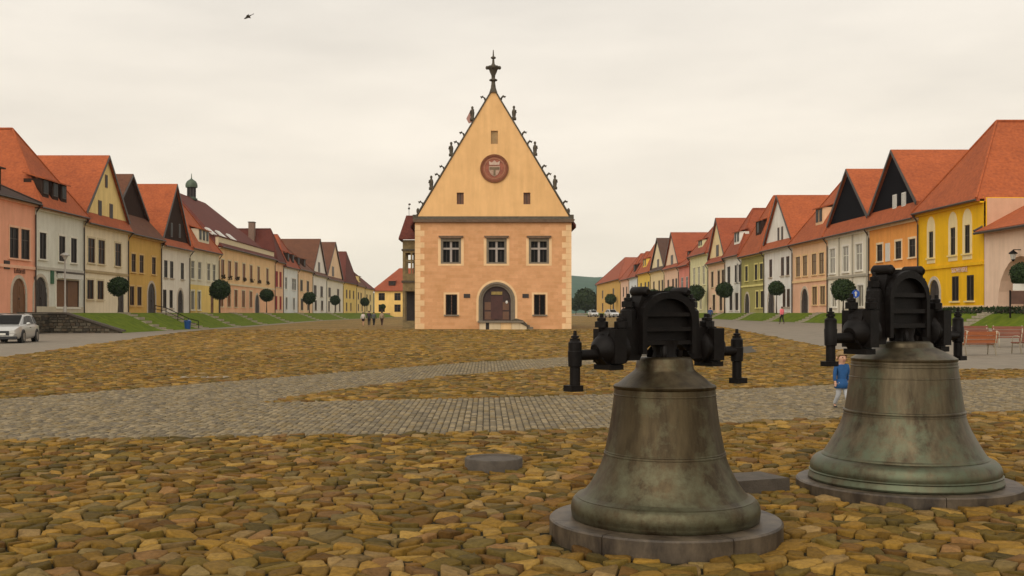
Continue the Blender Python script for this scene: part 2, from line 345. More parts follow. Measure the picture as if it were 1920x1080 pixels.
def stone_geo(pl, near):
    """outline -> domed cobble: list of verts (relative) and faces"""
    P_ = np.array(pl); c = P_.mean(0); P_ = P_-c
    if near:
        Q = np.roll(P_, -1, 0); P_ = np.stack([P_*.88+Q*.12, P_*.12+Q*.88], 1).reshape(-1, 2)
    L_ = np.linalg.norm(P_, axis=1, keepdims=True); gap = rng.uniform(.005, .014)
    P_ = P_*np.clip(1-gap/np.maximum(L_, .02), .3, 1)
    h = rng.uniform(.014, .04) if near else rng.uniform(.02, .045)
    tl = rng.uniform(-.16, .16, 2); k = len(P_); V = []
    rings = ((1, -.02), (.985, h*.72), (.94, h*.96), (.5, h)) if near else ((1, -.01), (.96, h*.8), (.74, h))
    for s_, z in rings:
        q = P_*s_; zz = z+(q@tl if z > 0 else 0)+(rng.uniform(-.004, .004, k) if z > 0 and near else 0)
        V += [(a+c[0], b+c[1], float(zc)) for (a, b), zc in zip(q, np.broadcast_to(zz, (k,)))]
    Fs = [(r*k+i, r*k+(i+1) % k, (r+1)*k+(i+1) % k, (r+1)*k+i) for r in range(len(rings)-1) for i in range(k)] + [tuple(range((len(rings)-1)*k, len(rings)*k))]
    return V, Fs
cob_m = attr_mat('river_stone', .8, .8, 26, .42); set_m = attr_mat('grey_sett_stone', .85, .5, 40, .3)
def stone_mesh(name, V, Fs, cols, m):             # cols: one colour per vertex
    me = bpy.data.meshes.new(name); me.from_pydata(V, [], Fs)
    a = me.color_attributes.new('stone', 'FLOAT_COLOR', 'POINT'); c4 = np.ones((len(V), 4), np.float32); c4[:, :3] = cols; a.data.foreach_set('color', c4.ravel())
    me.polygons.foreach_set('use_smooth', [True]*len(me.polygons)); me.materials.append(m); return me
PLINTHS = [(1.274, 7.63, .82), (3.78, 9.6, .955)]
near = cells(-8.6, 5.0, 126, 54, .137, .197)
near = [c for c in near if not paved(np.array([c[0]]), np.array([c[1]]))[0] and all(math.hypot(c[0]-a, c[1]-b) > r-.02 for a, b, r in PLINTHS)]
near = [c for c in near if c[1] < 14.6]
def seen(c):
    x, y = CX+FPX*c[0]/c[1], HY+FPX*EYE/c[1]; return -10 < x < 1930 and y < 1100 and all(not (c[1] > b and abs(c[0]/c[1]*b-a) < r*.9) for a, b, r in PLINTHS)
near.sort(key=lambda c: (not seen(c), c[1]))
colsN = pick_cols(len(near)); V = []; Fs = []; CC = []
for k, (cx_, cy_, pl) in enumerate(near):
    v, f = stone_geo(pl, True)
    if k < 300:
        o = bpy.data.objects.new('cobble', stone_mesh('cobble', v, f, colsN[k], cob_m)); COL.objects.link(o); o.parent = ground; o.location = (cx_, cy_, 0)
    else:
        b = len(V); V += [(a+cx_, c+cy_, z) for a, c, z in v]; Fs += [tuple(i+b for i in q) for q in f]; CC.append(np.repeat(colsN[k:k+1], len(v), 0))
o = bpy.data.objects.new('cobbles', stone_mesh('cobbles', V, Fs, np.concatenate(CC), cob_m)); COL.objects.link(o); o.parent = ground; o['kind'] = 'stuff'
X_HALL = (-9, 9)
# farther stones: one periodic patch repeated over the square, every stone with its own colour
nx, ny, dx, dy = 38, 28, .17, .21; tile = cells(0, 0, nx, ny, dx, dy, True); geoT = [stone_geo(pl, False) for _, _, pl in tile]
ctr = np.array([(a, b) for a, b, _ in tile]); VV = []; FF = []; CC = []; base = 0
for ty in range(-1, 7):
    for tx in range(-5, 5):
        ox, oy = tx*nx*dx, 14.2+ty*ny*dy; c = ctr+(ox, oy); X, Y = c[:, 0], c[:, 1]
        ok = (Y > 6) & (Y < 33+16*rng.uniform(0, 1, len(Y))) & (np.abs(X-.02*Y) < .52*Y+1) & ~paved(X, Y) & ~roads(X, Y) & ((Y >= 14.6) | (X < -7.9) | (X > 8.0))
        zg = g(X, Y); cl_ = pick_cols(len(c))
        for k in np.nonzero(ok)[0]:
            v, f = geoT[k]; VV += [(a+X[k], b+Y[k], z+zg[k]) for a, b, z in v]; FF += [tuple(i+base for i in q) for q in f]; base += len(v); CC.append(np.repeat(cl_[k:k+1], len(v), 0))
for ty in range(0, 8):                             # still farther: coarser, thinning out into the ground's own stone pattern
    for tx in range(-4, 4):
        f_ = 1.7; c = ctr*f_+(tx*nx*dx*f_, 30+ty*ny*dy*f_); X, Y = c[:, 0], c[:, 1]
        ok = (Y > 33+16*rng.uniform(0, 1, len(Y))) & (Y < 56+50*rng.uniform(0, 1, len(Y))**1.5) & (np.abs(X-.02*Y) < .52*Y+1) & ~roads(X, Y) & ~paved(X, Y) & ((Y < 103) | (X < X_HALL[0]) | (X > X_HALL[1]))
        zg = g(X, Y); cl_ = pick_cols(len(c))*1.12
        for k in np.nonzero(ok)[0]:
            v, f = geoT[k]; VV += [(a*f_+X[k], b*f_+Y[k], z*1.1+zg[k]) for a, b, z in v]; FF += [tuple(i+base for i in q) for q in f]; base += len(v); CC.append(np.repeat(cl_[k:k+1], len(v), 0))
o = bpy.data.objects.new('cobbles', stone_mesh('cobbles', VV, FF, np.concatenate(CC), cob_m)); COL.objects.link(o); o.parent = ground; o['kind'] = 'stuff'
# grey setts laid in straight courses
bed_m = mat('sett_bed', (.06, .048, .03), .95, var=.2, scale=5)
def polysheet(name, poly, m, z, parent=None):
    mb = MB(); mb.poly([(float(a), float(b), float(g(a, b))+z) for a, b in poly]); o = mb.build(name, m, parent, kind='structure' if not parent else None, fix=False)
    bm = bmesh.new(); bm.from_mesh(o.data); bmesh.ops.triangulate(bm, faces=bm.faces); bm.to_mesh(o.data); bm.free(); return o
sett_path = polysheet('sett_path', BAND[0], bed_m, .006); polysheet('sett_path', BAND[1], bed_m, .010)
sw, sl = .095, .125
ix, iy = np.meshgrid(np.arange(-225, 250), np.arange(95, 320)); X = (ix*sw).ravel(); Y = (iy*sl+(ix % 2)*sl*.5).ravel()
Y = Y+np.sin(X*.7)*.05; ok = paved(X, Y) & (Y < 39) & (np.abs(X-.02*Y) < .53*Y+1) & np.array([True]*len(X))
for a, b, r in PLINTHS: ok &= np.hypot(X-a, Y-b) > r
X, Y = X[ok], Y[ok]; n = len(X); od = np.argsort(np.where((np.abs(X-.024*Y) < .48*Y), Y, 99)); X, Y = X[od], Y[od]
cl_ = np.array([(.185, .148, .092), (.15, .12, .075), (.215, .168, .10), (.175, .13, .068), (.13, .106, .073)])[rng.integers(0, 5, n)]*rng.uniform(.92, 1.38, (n, 1))
hx = sw*.5-rng.uniform(.003, .008, n); hy = sl*.5-rng.uniform(.003, .009, n); hz = rng.uniform(.018, .034, n); zg = g(X, Y)
sx_ = np.array([-1, 1, 1, -1]); sy_ = np.array([-1, -1, 1, 1])
tx_, ty_ = rng.uniform(-.05, .05, n), rng.uniform(-.05, .05, n)
def ring(s, zz): return np.stack([X[:, None]*0+sx_*hx[:, None]*s, sy_*hy[:, None]*s, zz[:, None]+(sx_*hx[:, None]*tx_[:, None]+sy_*hy[:, None]*ty_[:, None])], -1)
VS = np.concatenate([ring(1, hz*0-.0), ring(.96, hz*.7), ring(.72, hz)], 1)
fs = [(r*4+i, r*4+(i+1) % 4, r*4+4+(i+1) % 4, r*4+4+i) for r in range(2) for i in range(4)]+[(8, 9, 10, 11)]
for k in range(300):
    o = bpy.data.objects.new('sett', stone_mesh('sett', VS[k].tolist(), fs, cl_[k], set_m)); COL.objects.link(o); o.parent = sett_path; o.location = (X[k], Y[k], zg[k])
W_ = VS[300:]+np.stack([X, Y, zg], -1)[300:, None, :]; FF = [tuple(i+12*k for i in q) for k in range(n-300) for q in fs]
o = bpy.data.objects.new('setts', stone_mesh('setts', W_.reshape(-1, 3).tolist(), FF, np.repeat(cl_[300:], 12, 0), set_m)); COL.objects.link(o); o.parent = sett_path; o['kind'] = 'stuff'
# pale worn slab let into the cobbles and the moss line
a = gp(380, 709); MB().box(a[0]-.75, a[0]+.7, a[1]-.2, a[1]+.2, 0, .035).build('drain_cover', pave_m, label='long pale stone slab let into the cobbles of the open square', cat='slab')

# ------------------------------------------------------------------ houses
def facade(mb, F, u0, u1, z0, z1, ops, dep=.09):
    us = sorted({u0, u1, *[v for o in ops for v in o[:2]]}); zs = sorted({z0, z1, *[v for o in ops for v in o[2:4]]})
    us = [u for u in us if u0 <= u <= u1]; zs = [z for z in zs if z0 <= z <= z1]
    for a, b in zip(us, us[1:]):
        for c, d in zip(zs, zs[1:]):
            m_, k = (a+b)/2, (c+d)/2
            if any(o[0] < m_ < o[1] and o[2] < k < o[3] for o in ops): continue
            mb.poly([F(a, 0, c), F(b, 0, c), F(b, 0, d), F(a, 0, d)])
    for o in ops:
        a, b, c, d = o[:4]
        if not (z0 <= c and d <= z1): continue
        arch = len(o) > 4 and o[4]; uc, r = (a+b)/2, (b-a)/2; zs_ = d-r if arch else d
        for q in ((a, c, a, zs_), (b, c, b, zs_), (a, c, b, c)) + (() if arch else ((a, d, b, d),)):
            mb.poly([F(q[0], 0, q[1]), F(q[2], 0, q[3]), F(q[2], -dep, q[3]), F(q[0], -dep, q[1])])
        if arch:
            arc = [(uc-r*math.cos(math.pi*i/12), zs_+r*math.sin(math.pi*i/12)) for i in range(13)]
            for (p0, p1) in zip(arc, arc[1:]): mb.poly([F(p0[0], 0, p0[1]), F(p1[0], 0, p1[1]), F(p1[0], -dep, p1[1]), F(p0[0], -dep, p0[1])])
            mb.poly([F(a, 0, d)]+[F(u, 0, z) for u, z in arc[:7]]); mb.poly([F(b, 0, d)]+[F(u, 0, z) for u, z in arc[:5:-1]])
def window(h, F, a, b, c, d, fm, trim=None, dep=.09, style='cross', gl=None, arch=False, sill=None, tw=.16):
    mb = MB(); t_ = .07; n0, n1 = -dep, -dep+.07
    mb.box(a, a+t_, n0, n1, c, d, F).box(b-t_, b, n0, n1, c, d, F).box(a+t_, b-t_, n0, n1, d-t_, d, F).box(a+t_, b-t_, n0, n1, c, c+t_, F)
    if style in ('cross', 'mull'): mb.box((a+b)/2-.035, (a+b)/2+.035, n0, n1-.01, c+t_, d-t_, F)
    if style == 'cross':
        z = c+(d-c)*.64; mb.box(a+t_, (a+b)/2-.036, n0, n1-.012, z-.03, z+.03, F).box((a+b)/2+.036, b-t_, n0, n1-.012, z-.03, z+.03, F)
    o = mb.build('window', fm, h); MB().box(a, b, n0-.03, n0+.02, c, d, F).build('pane', gl or glass, o)
    if trim:
        w_ = tw; mb = MB().box(a-w_, a, -.04, .05, c, d, F).box(b, b+w_, -.04, .05, c, d, F).box(a-w_, b+w_, -.04, .06, d, d+w_*1.1, F); mb.build('surround', trim, o)
    if sill is not False: MB().box(a-tw*1.2, b+tw*1.2, -.1, .14, c-.12, c-.002, F).build('sill', sill or trim or stone_trim, o)
    return o
def door(h, F, a, b, c, d, m, dep=.09, arch=True, trim=None, kindname='door'):
    uc, r = (a+b)/2, (b-a)/2
    pts = [(a, c), (b, c)]+([(uc+r*math.cos(math.pi*i/12), d-r+r*math.sin(math.pi*i/12)) for i in range(13)] if arch else [(b, d), (a, d)])
    o = MB().extr(pts, -dep-.06, -dep+.03, F).build(kindname, m, h)
    mb = MB(); mb.box(uc-.02, uc+.02, -dep+.03, -dep+.05, c, d-.3, F)
    for s in (-1, 1):
        for k in (.12, .5): mb.box(uc+s*r*.5-r*.3, uc+s*r*.5+r*.3, -dep+.03, -dep+.055, c+(d-c)*k*1.0+.05, c+(d-c)*(k+.28), F)
    mb.build('panelling', m, o)
    MB().box(uc+.06, uc+.1, -dep+.05, -dep+.12, c+(d-c)*.38, c+(d-c)*.44, F).build('handle', pipe_m, o)
    if trim and arch:
        mb = MB(); ro = r+.28
        mb.box(a-.28, a, -.05, .05, c, d-r, F).box(b, b+.28, -.05, .05, c, d-r, F)
        arc = [(math.cos(math.pi*i/14), math.sin(math.pi*i/14)) for i in range(15)]
        for (c0, s0), (c1, s1) in zip(arc, arc[1:]):
            mb.extr([(uc+r*c0, d-r+r*s0), (uc+ro*c0, d-r+ro*s0), (uc+ro*c1, d-r+ro*s1), (uc+r*c1, d-r+r*s1)], -.05, .05, F)
        mb.build('door_surround', trim, o)
    return o
def uY(side, px): return (-XL if side < 0 else XR)*FPX/abs(px-CX)
def zAt(side, px, py): return EYE+(HY-py)*uY(side, px)/FPX
FL = Fr((XL, 0, 0), (0, 1, 0), (1, 0, 0)); FRr = Fr((XR, 0, 0), (0, 1, 0), (-1, 0, 0))
def dormer(h, F, uc, wd, zb, hd, nf, back, roof_m, wall_m, nwin=1, fm=dark_w, gl=None):
    rf_z = zb+hd
    o = MB().box(uc-wd/2, uc+wd/2, nf-back, nf, zb-.6, rf_z, F).build('dormer', wall_m, h)
    MB().slab([F(uc-wd/2-.2, nf+.3, rf_z+.02), F(uc+wd/2+.2, nf+.3, rf_z+.02), F(uc+wd/2+.2, nf-back, rf_z+.55), F(uc-wd/2-.2, nf-back, rf_z+.55)], .12).build('dormer_roof', roof_m, o)
    for k in range(nwin):
        c = uc-wd/2+wd*(k+.5)/nwin; ww = min(.95, wd/nwin*.7)
        mb = MB().box(c-ww/2, c+ww/2, nf, nf+.05, zb+.12, rf_z-.12, F); mb.build('window_frame', fm, o)
        for s in (-1, 1): MB().box(c+s*ww*.24-ww*.19, c+s*ww*.24+ww*.19, nf+.05, nf+.062, zb+.2, rf_z-.2, F).build('pane', gl or glass, o)
def slope_box(o_name, h, A, B, C, m, w_, l_, lift=.06, th=.1):
    """thin box lying on the plane A + s*B + t*C"""
    A, B, C = Vector(A), Vector(B).normalized(), Vector(C).normalized(); N = B.cross(C).normalized()
    if N.z < 0: N = -N
    mb = MB(); V = [A+B*s*w_/2+C*t_*l_/2+N*k for k in (lift-th, lift) for s in (-1, 1) for t_ in (-1, 1)]
    mb.add([tuple(v) for v in V], [(0, 1, 3, 2), (4, 6, 7, 5), (0, 4, 5, 1), (2, 3, 7, 6), (0, 2, 6, 4), (1, 5, 7, 3)]); return mb.build(o_name, m, h)
def house(name, label, side, px0, px1, eave, wall, roof, kind, apex, gb=None, back=0.0, base=TER, D=13, low=None, band=None, bandm=None, split=None,
          ups=(), uw=1.0, uz=None, lows=(), lw=1.0, lz=None, doors=(), fm=brown_w, trim=None, gm_=None, gwin=(), gl=None, ugl=None, lgl=None, dormers=(), sky=(), chims=(), pilasters=(), plinth=None, style='cross', ridge=None, uarch=False, parapet=None, group=None, flowers=False, pipe=True, sillm=None):
    F = FL if side < 0 else FRr
    u0, u1 = sorted((uY(side, px0), uY(side, px1))); u0 += .012; u1 -= .012; m = (u0+u1)/2
    h = thing(name, F(m, 0, base), label, 'house', group)
    def rect(px, wd, z): wd = min(wd*1.4, wd+.5); u = uY(side, px); return [max(u0+.1, u-wd/2), min(u1-.1, u+wd/2), z[0], z[1]]
    ru = [rect(p_, uw, uz) for p_ in ups] if uz else []; rl = [rect(p_, lw, lz) for p_ in lows] if lz else []
    rd = [(uY(side, p_)-wd/2, uY(side, p_)+wd/2, base, base+hh, ar, dm) for p_, wd, hh, ar, dm in doors]
    wz = split if split else None
    if wz:
        mb = MB(); facade(mb, F, u0, u1, wz, eave, ru); mb.build('wall', wall, h)
        mb = MB(); facade(mb, F, u0, u1, base-.9, wz, rl+[list(d[:5]) for d in rd]); mb.build('wall', low or wall, h)
    else:
        mb = MB(); facade(mb, F, u0, u1, base-.9, eave, ru+rl+[list(d[:5]) for d in rd]); mb.build('wall', wall, h)
    top = gb if kind == 'gable' else eave
    for u in (u0, u1):                             # party walls and rear
        MB().box(u-.006, u+.006, -D, -.13, base-.9, eave-.05, F).build('side_wall', wall, h)
    MB().box(u0, u1, -D, -D+.2, base-.9, eave-.1, F).build('rear_wall', wall, h)
    for r in ru: 
        o = window(h, F, *r, fm, trim, gl=ugl or gl, style=style, sill=sillm)
        if flowers: 
            fb = MB()
            for _ in range(26): 
                uu, zz, nn = random.uniform(r[0]-.1, r[1]+.1), r[2]+random.uniform(-.15, .35), random.uniform(.05, .3); fb.ball(F(uu, nn, zz), .11, .11, .09, 5, 3)
            fb.build('flowers', flower_m, o)
    for r in rl: window(h, F, *r, fm, trim, gl=lgl or gl, style=style if style != 'cross' else 'mull', sill=sillm)
    for d in rd: door(h, F, d[0], d[1], d[2], d[3], d[5], arch=d[4], trim=stone_trim if d[4] else None)
    if band: MB().box(u0, u1, -.02, .12, band-.12, band+.12, F).build('string_course', bandm or trim or wall, h)
    if plinth: MB().box(u0, u1, -.02, .07, base-.85, base+.55, F).build('plinth', plinth, h)
    MB().box(u0, u1, -.02, .28, eave-.42, eave-.16, F).build('cornice', trim or wall, h)
    for pz in pilasters: u = uY(side, pz); MB().box(u-.16, u+.16, -.02, .06, base, eave-.43, F).build('pilaster', bandm or stone_trim, h)
    # roof
    mb = MB(); ov = .55; dz = .12
    if kind == 'gable':
        rz, ze = apex, gb
        for ua, ub in ((u0, m), (u1, m)):
            mb.slab([F(ua, -back+.28, ze-.02), F(ub, -back+.28, rz), F(ub, -D, rz), F(ua, -D, ze-.02)], .22)
        ro = mb.build('roof', roof, h)
        if gb-eave > .15: MB().slab([F(u0-.05, ov, eave-dz), F(u1+.05, ov, eave-dz), F(u1+.05, -back-.02, gb+.06), F(u0-.05, -back-.02, gb+.06)], .16).build('skirt_roof', roof, h)
        MB().extr([(u0+.03, gb-.3), (u1-.03, gb-.3), (u1-.03, gb-.05), (m, apex-.22), (u0+.03, gb-.05)], -back-.25, -back, F).build('gable', gm_ or wall, h)
        mb = MB()
        for ua in (u0, u1): mb.extr([(ua, ze-.04), (m, rz-.02), (m, rz-.3), (ua+(m-ua)*.04, ze-.3)], -back+.285, -back+.34, F)
        mb.build('verge_board', pipe_m, h)
        for (pp, py, ww, hh) in gwin:
            u = uY(side, pp); z = zAt(side, pp, py)
            w_ = MB().box(u-ww/2-.08, u+ww/2+.08, -back-.05, -back+.05, z-hh/2-.08, z+hh/2+.08, F).build('gable_window', fm, h)
            for s in (-1, 1): MB().box(u+s*ww/4-ww*.21, u+s*ww/4+ww*.21, -back+.05, -back+.06, z-hh/2, z+hh/2, F).build('pane', gl or glass, w_)
        ridge_n = (-back, -D)
    elif kind == 'hip':
        a = back
        mb.slab([F(u0, ov, eave-dz), F(u1, ov, eave-dz), F(m, -a, apex)], .2)
        mb.slab([F(u0, ov, eave-dz), F(m, -a, apex), F(m, -D, apex), F(u0, -D, eave-dz)], .2)
        mb.slab([F(u1, ov, eave-dz), F(m, -a, apex), F(m, -D, apex), F(u1, -D, eave-dz)], .2)
        ro = mb.build('roof', roof, h); mb = MB()
        for ua in (u0, u1): mb.tube([F(ua, ov, eave-dz+.02), F(m, -a, apex+.02)], .1, 6)
        mb.tube([F(m, -a, apex+.03), F(m, -D, apex+.03)], .11, 6); mb.build('ridge_tiles', roof, h)
    else:
        r0, r1 = ridge; nb = -back
        mb.slab([F(u0, ov, eave-dz), F(u1, ov, eave-dz), F(r1, nb, apex), F(r0, nb, apex)], .2)
        mb.slab([F(u0, 2*nb, eave-dz), F(u1, 2*nb, eave-dz), F(r1, nb, apex), F(r0, nb, apex)], .2)
        mb.slab([F(u0, ov, eave-dz), F(r0, nb, apex), F(u0, 2*nb, eave-dz)], .2); mb.slab([F(u1, ov, eave-dz), F(r1, nb, apex), F(u1, 2*nb, eave-dz)], .2)
        ro = mb.build('roof', roof, h)
    def nfront(z):                                 # where the front slope is at height z
        if kind == 'gable': return ov+(-back-ov)*(z-eave)/(gb-eave)
        return ov+(-back-ov)*(z-eave)/(apex-eave)
    for (px, wd, zb, hd, nw) in dormers: dormer(ro, F, uY(side, px), wd, zb, hd, nfront(zb)+.05, (hd+.55)*(ov+back)/(apex-eave)+.3, roof, wall if nw > 1 else boards, nw, dark_w)
    for (tz, nn, w_, l_) in sky:                   # skylights on the slope that faces down the square
        ze = gb if kind == 'gable' else eave
        A = F(u0+(m-u0)*tz, -nn, ze+(apex-ze)*tz)
        B = Vector(F(0, 1, 0))-Vector(F(0, 0, 0)); C = Vector(F(m, 0, apex))-Vector(F(u0, 0, ze))
        s_ = slope_box('skylight', ro, A, B, C, white_w, w_, l_, .1, .14); slope_box('pane', s_, A, B, C, glass_lit, w_*.75, l_*.8, .115, .02)
    for (du, nn, w_, zt) in chims:
        u = m+du; c_ = MB().box(u-w_/2, u+w_/2, -nn-w_*.35, -nn+w_*.35, eave+.5, zt, F).build('chimney', chim_m, ro)
        MB().box(u-w_/2-.08, u+w_/2+.08, -nn-w_*.35-.08, -nn+w_*.35+.08, zt, zt+.14, F).build('cap', pipe_m, c_)
    if parapet: 
        MB().box(u0+.2, u1, -.5, -.1, eave-.15, parapet, F).build('parapet', trim or wall, h); MB().box(u0+.1, u1+.05, -.6, 0, parapet, parapet+.15, F).build('parapet_coping', roof, h)
    gt = MB().tube([F(u0, ov+.04, eave-dz-.1), F(u1, ov+.04, eave-dz-.1)], .075, 6).build('gutter', pipe_m, h)
    if pipe:
        uu = u1-.14 if side < 0 else u1-.14
        MB().tube([F(uu, ov, eave-.3), F(uu, .2, eave-.75), F(uu, .12, eave-1.1), F(uu, .12, base-.05)], .065, 6).build('downpipe', pipe_m, h)
    return h
def lettering(txt, h, F, u, n, z, size, m, flip=1):
    cu = bpy.data.curves.new('lettering', 'FONT'); cu.body = txt; cu.size = size; cu.extrude = .02; cu.align_x = 'CENTER'
    to = bpy.data.objects.new('tmp', cu); COL.objects.link(to); bpy.context.view_layer.update()
    me = bpy.data.meshes.new_from_object(to.evaluated_get(bpy.context.evaluated_depsgraph_get())); bpy.data.objects.remove(to)
    off = Vector(OFF[h.name])
    for v in me.vertices: v.co = Vector(F(u+flip*v.co.x, n+v.co.z, z+v.co.y))-off
    me.materials.clear(); me.materials.append(m); o = bpy.data.objects.new('lettering', me); COL.objects.link(o); o.parent = h; OFF[o.name] = tuple(off); return o
flower_m = mat('balcony_flowers', (.09, .02, .02), .9, var=.5, scale=14, c2=(.02, .05, .01))
OR, RD, DR, BR = T(ORANGE), T(RED), T(DKRED), T(BROWN)
GL, GR = 'houses along the terrace with the copper lantern', 'houses along the terrace with the bright yellow house'
cream, white, pale = P((.66, .58, .42)), P((.66, .63, .57)), P((.60, .58, .50))
yel_t = mat('cream_trim', (.66, .56, .36), .85, var=.1)
# ---- left row
hA = house('pink_house', 'salmon pink house with arched wooden door and dark brown roof above stone wall', -1, -75, 66, 10.7, P((.72, .34, .22)), T((.06, .035, .025)), 'hip', 15.0, back=8.5, D=18,
      ups=(-30, 26, 47), uw=1.15, uz=(5.9, 8.3), doors=((35, 2.4, 2.75, True, door_m),), lows=(-30,), lz=(2.8, 4.8), fm=dark_w, trim=P((.72, .42, .28)), band=5.25, dormers=((4, 1.6, 11.2, 1.6, 1),))
lettering('Lekáreň', hA, FL, uY(-1, 36), .05, 4.75, .6, mat('brown_letters', (.18, .07, .03), .6, var=0))
MB().box(uY(-1, 12)-.45, uY(-1, 12)+.45, .0, .08, 5.0, 5.65, FL).build('plaque', darkdoor, hA)
h = house('grey_house', 'pale grey house with a shop front and three dormer windows under a tall orange roof', -1, 66, 157, 10.5, P((.55, .55, .48)), OR, 'hip', 17.6, back=4.2, D=20,
      ups=(80, 116, 138), uw=1.0, uz=(6.1, 8.3), fm=dark_w, trim=P((.62, .60, .52)), band=5.35, bandm=P((.42, .40, .34)), doors=((76, 2.6, 3.0, True, darkdoor),), lows=(127,), lw=4.6, lz=(2.1, 4.5), style='mull', lgl=door_m,
      dormers=((87, 1.3, 11.5, 1.35, 1), (105, 1.3, 11.5, 1.35, 1), (121, 1.3, 11.5, 1.35, 1)), plinth=P((.45, .40, .30)))
u = uY(-1, 127); MB().box(u-2.4, u+2.4, .02, .5, 4.6, 5.05, FL).build('shop_fascia', white_w, h); MB().box(u-2.5, u+2.5, .02, .55, 5.06, 5.2, FL).build('fascia_roof', pipe_m, h)
u = uY(-1, 97); MB().box(u-.3, u+.3, .0, .1, 4.1, 5.2, FL).build('sign', mat('green_sign', (.02, .10, .04), .5, var=.1), h)
house('gabled_house', 'cream house with a pale yellow gable and three small gable windows', -1, 157, 240, 10.1, P((.66, .58, .42)), OR, 'gable', 17.0, gb=11.0, D=24, gm_=P((.68, .52, .22)), back=.05,
      ups=(171, 190, 221), uw=1.25, uz=(6.3, 8.6), lows=(169, 188), lw=1.2, lz=(2.9, 4.7), fm=brown_w, trim=yel_t, band=5.5, bandm=P((.36, .28, .16)), doors=((228, 1.5, 2.7, False, darkdoor),), gwin=((188, 393, .75, 1.6), (209, 399, .75, 1.6), (200, 340, .5, 1.1)), sky=((.62, 6, 1.1, 1.5),), sillm=yel_t)
house('ochre_house', 'weathered ochre house with dark boarded gable and brown skirt roof', -1, 240, 302, 10.0, P((.52, .33, .09)), BR, 'gable', 16.7, gb=12.2, back=1.6, gm_=boards, D=22,
      ups=(250, 265, 288), uw=1.0, uz=(5.9, 7.8), lows=(247, 261), lw=1.05, lz=(2.4, 4.4), fm=brown_w, doors=((284, 2.6, 3.3, True, darkdoor),), trim=P((.55, .38, .16)))
house('white_house', 'white house with brown boarded gable under bright orange roof and dark arched doorway', -1, 302, 355, 9.5, P((.70, .66, .57)), OR, 'gable', 17.0, gb=10.2, back=.1, gm_=boards, D=22,
      ups=(311, 322, 342), uw=.95, uz=(5.7, 7.7), lows=(309, 321), lw=.95, lz=(2.2, 4.3), fm=dark_w, doors=((338, 2.3, 2.8, True, darkdoor),), gwin=((323, 431, .6, 1.5), (338, 433, .6, 1.5)))
house('two_tone_house', 'house cream above and yellow below with one wide dormer in orange roof', -1, 355, 410, 9.9, P((.62, .58, .44)), OR, 'hip', 16.2, back=3.2, D=20, split=5.2, low=P((.68, .50, .16)),
      ups=(361, 374, 391, 401), uw=1.1, uz=(5.9, 8.2), lows=(361, 373), lw=1.1, lz=(2.0, 4.4), fm=pale, trim=P((.66, .62, .48)), doors=((398, 1.7, 3.0, False, door_m),), dormers=((383, 5.2, 11.0, 1.5, 3),))
LO, LY = P((.74, .46, .24)), P((.76, .52, .28))
hb = house('lantern_hall', 'long peach hall with flower boxes and huge dark red roof topped by green lantern', -1, 410, 515, 11.0, LY, DR, 'ridge', 20.0, back=10, D=20, ridge=(uY(-1, 410)+13, uY(-1, 515)-8), split=5.6, low=P((.76, .44, .26)),
      ups=(417, 430, 442.5, 457, 470.5, 484.5, 501), uw=1.3, uz=(6.6, 9.1), lows=(415, 429, 442, 456, 470), lw=1.5, lz=(2.5, 5.0), fm=mat('russet_paint', (.26, .09, .02), .5, var=.1), gl=mat('russet_glass', (.16, .055, .015), .3, var=.1), doors=((482, 3.0, 3.0, True, darkdoor),), band=5.75, trim=yel_t, parapet=12.2, flowers=True)
# lantern turret on its ridge
tz = 19.6; ty = 170; tb = MB().lathe([(.0, 0), (.95, 0), (.95, .25), (.75, .3), (.7, .5)], (XL-10, ty, tz), 8).build('lantern_turret', mat('green_copper', (.05, .07, .045), .6, .2, var=.3), hb, smooth=30)
for k in range(8): a = k*.7854; MB().box(XL-10+.62*math.cos(a)-.08, XL-10+.62*math.cos(a)+.08, ty+.62*math.sin(a)-.08, ty+.62*math.sin(a)+.08, tz+.5, tz+2.0).build('post', darkdoor, tb)
MB().lathe([(.5, 0), (.5, 1.5)], (XL-10, ty, tz+.5), 8).build('core', darkdoor, tb)
MB().lathe([(.95, 0), (.95, .12), (.98, .3), (.92, .65), (.7, 1.0), (.35, 1.25), (.12, 1.4), (.07, 1.7), (.05, 2.2), (.0, 2.25)], (XL-10, ty, tz+2.0), 12).build('dome', MT.setdefault('cop', mat('copper_dome', (.07, .095, .06), .5, .2, var=.3)), tb, smooth=40)
for pz in (418, 436, 455):
    u = uY(-1, pz); A = FL(u, -2.2, 13.15); slope_box('skylight', hb, FL(u, .55-10.55*.22, 11.0+9*.22), Vector((0, 1, 0)), Vector((-10.5, 0, 9)), white_w, 2.2, 1.5, .2, .2)
house('narrow_house', 'narrow peach house with red hangings at its upper windows', -1, 515, 531, 10.8, P((.72, .46, .28)), DR, 'hip', 16.6, back=1.5, D=18, chims=((-1.5, 4.5, 1.4, 17.6),), ups=(519, 526), uw=1.6, uz=(6.2, 9), lows=(518, 526), lw=1.4, lz=(2.2, 4.6), fm=mat('red_hanging', (.28, .02, .015), .7, var=.2), gl=mat('red_cloth', (.30, .02, .02), .8, var=.2))
house('blue_white_house', 'pale bluish white house beside the narrow peach house', -1, 531, 558, 10.3, P((.62, .64, .62)), RD, 'hip', 16.4, back=2.5, D=18, ups=(536, 549, 553), uw=1.5, uz=(6, 8.2), lows=(537, 551), lw=1.5, lz=(2.2, 4.5), fm=white_w, trim=white, dormers=((540, 2.2, 11.4, 1.4, 1), (549, 2.2, 11.4, 1.4, 1)))
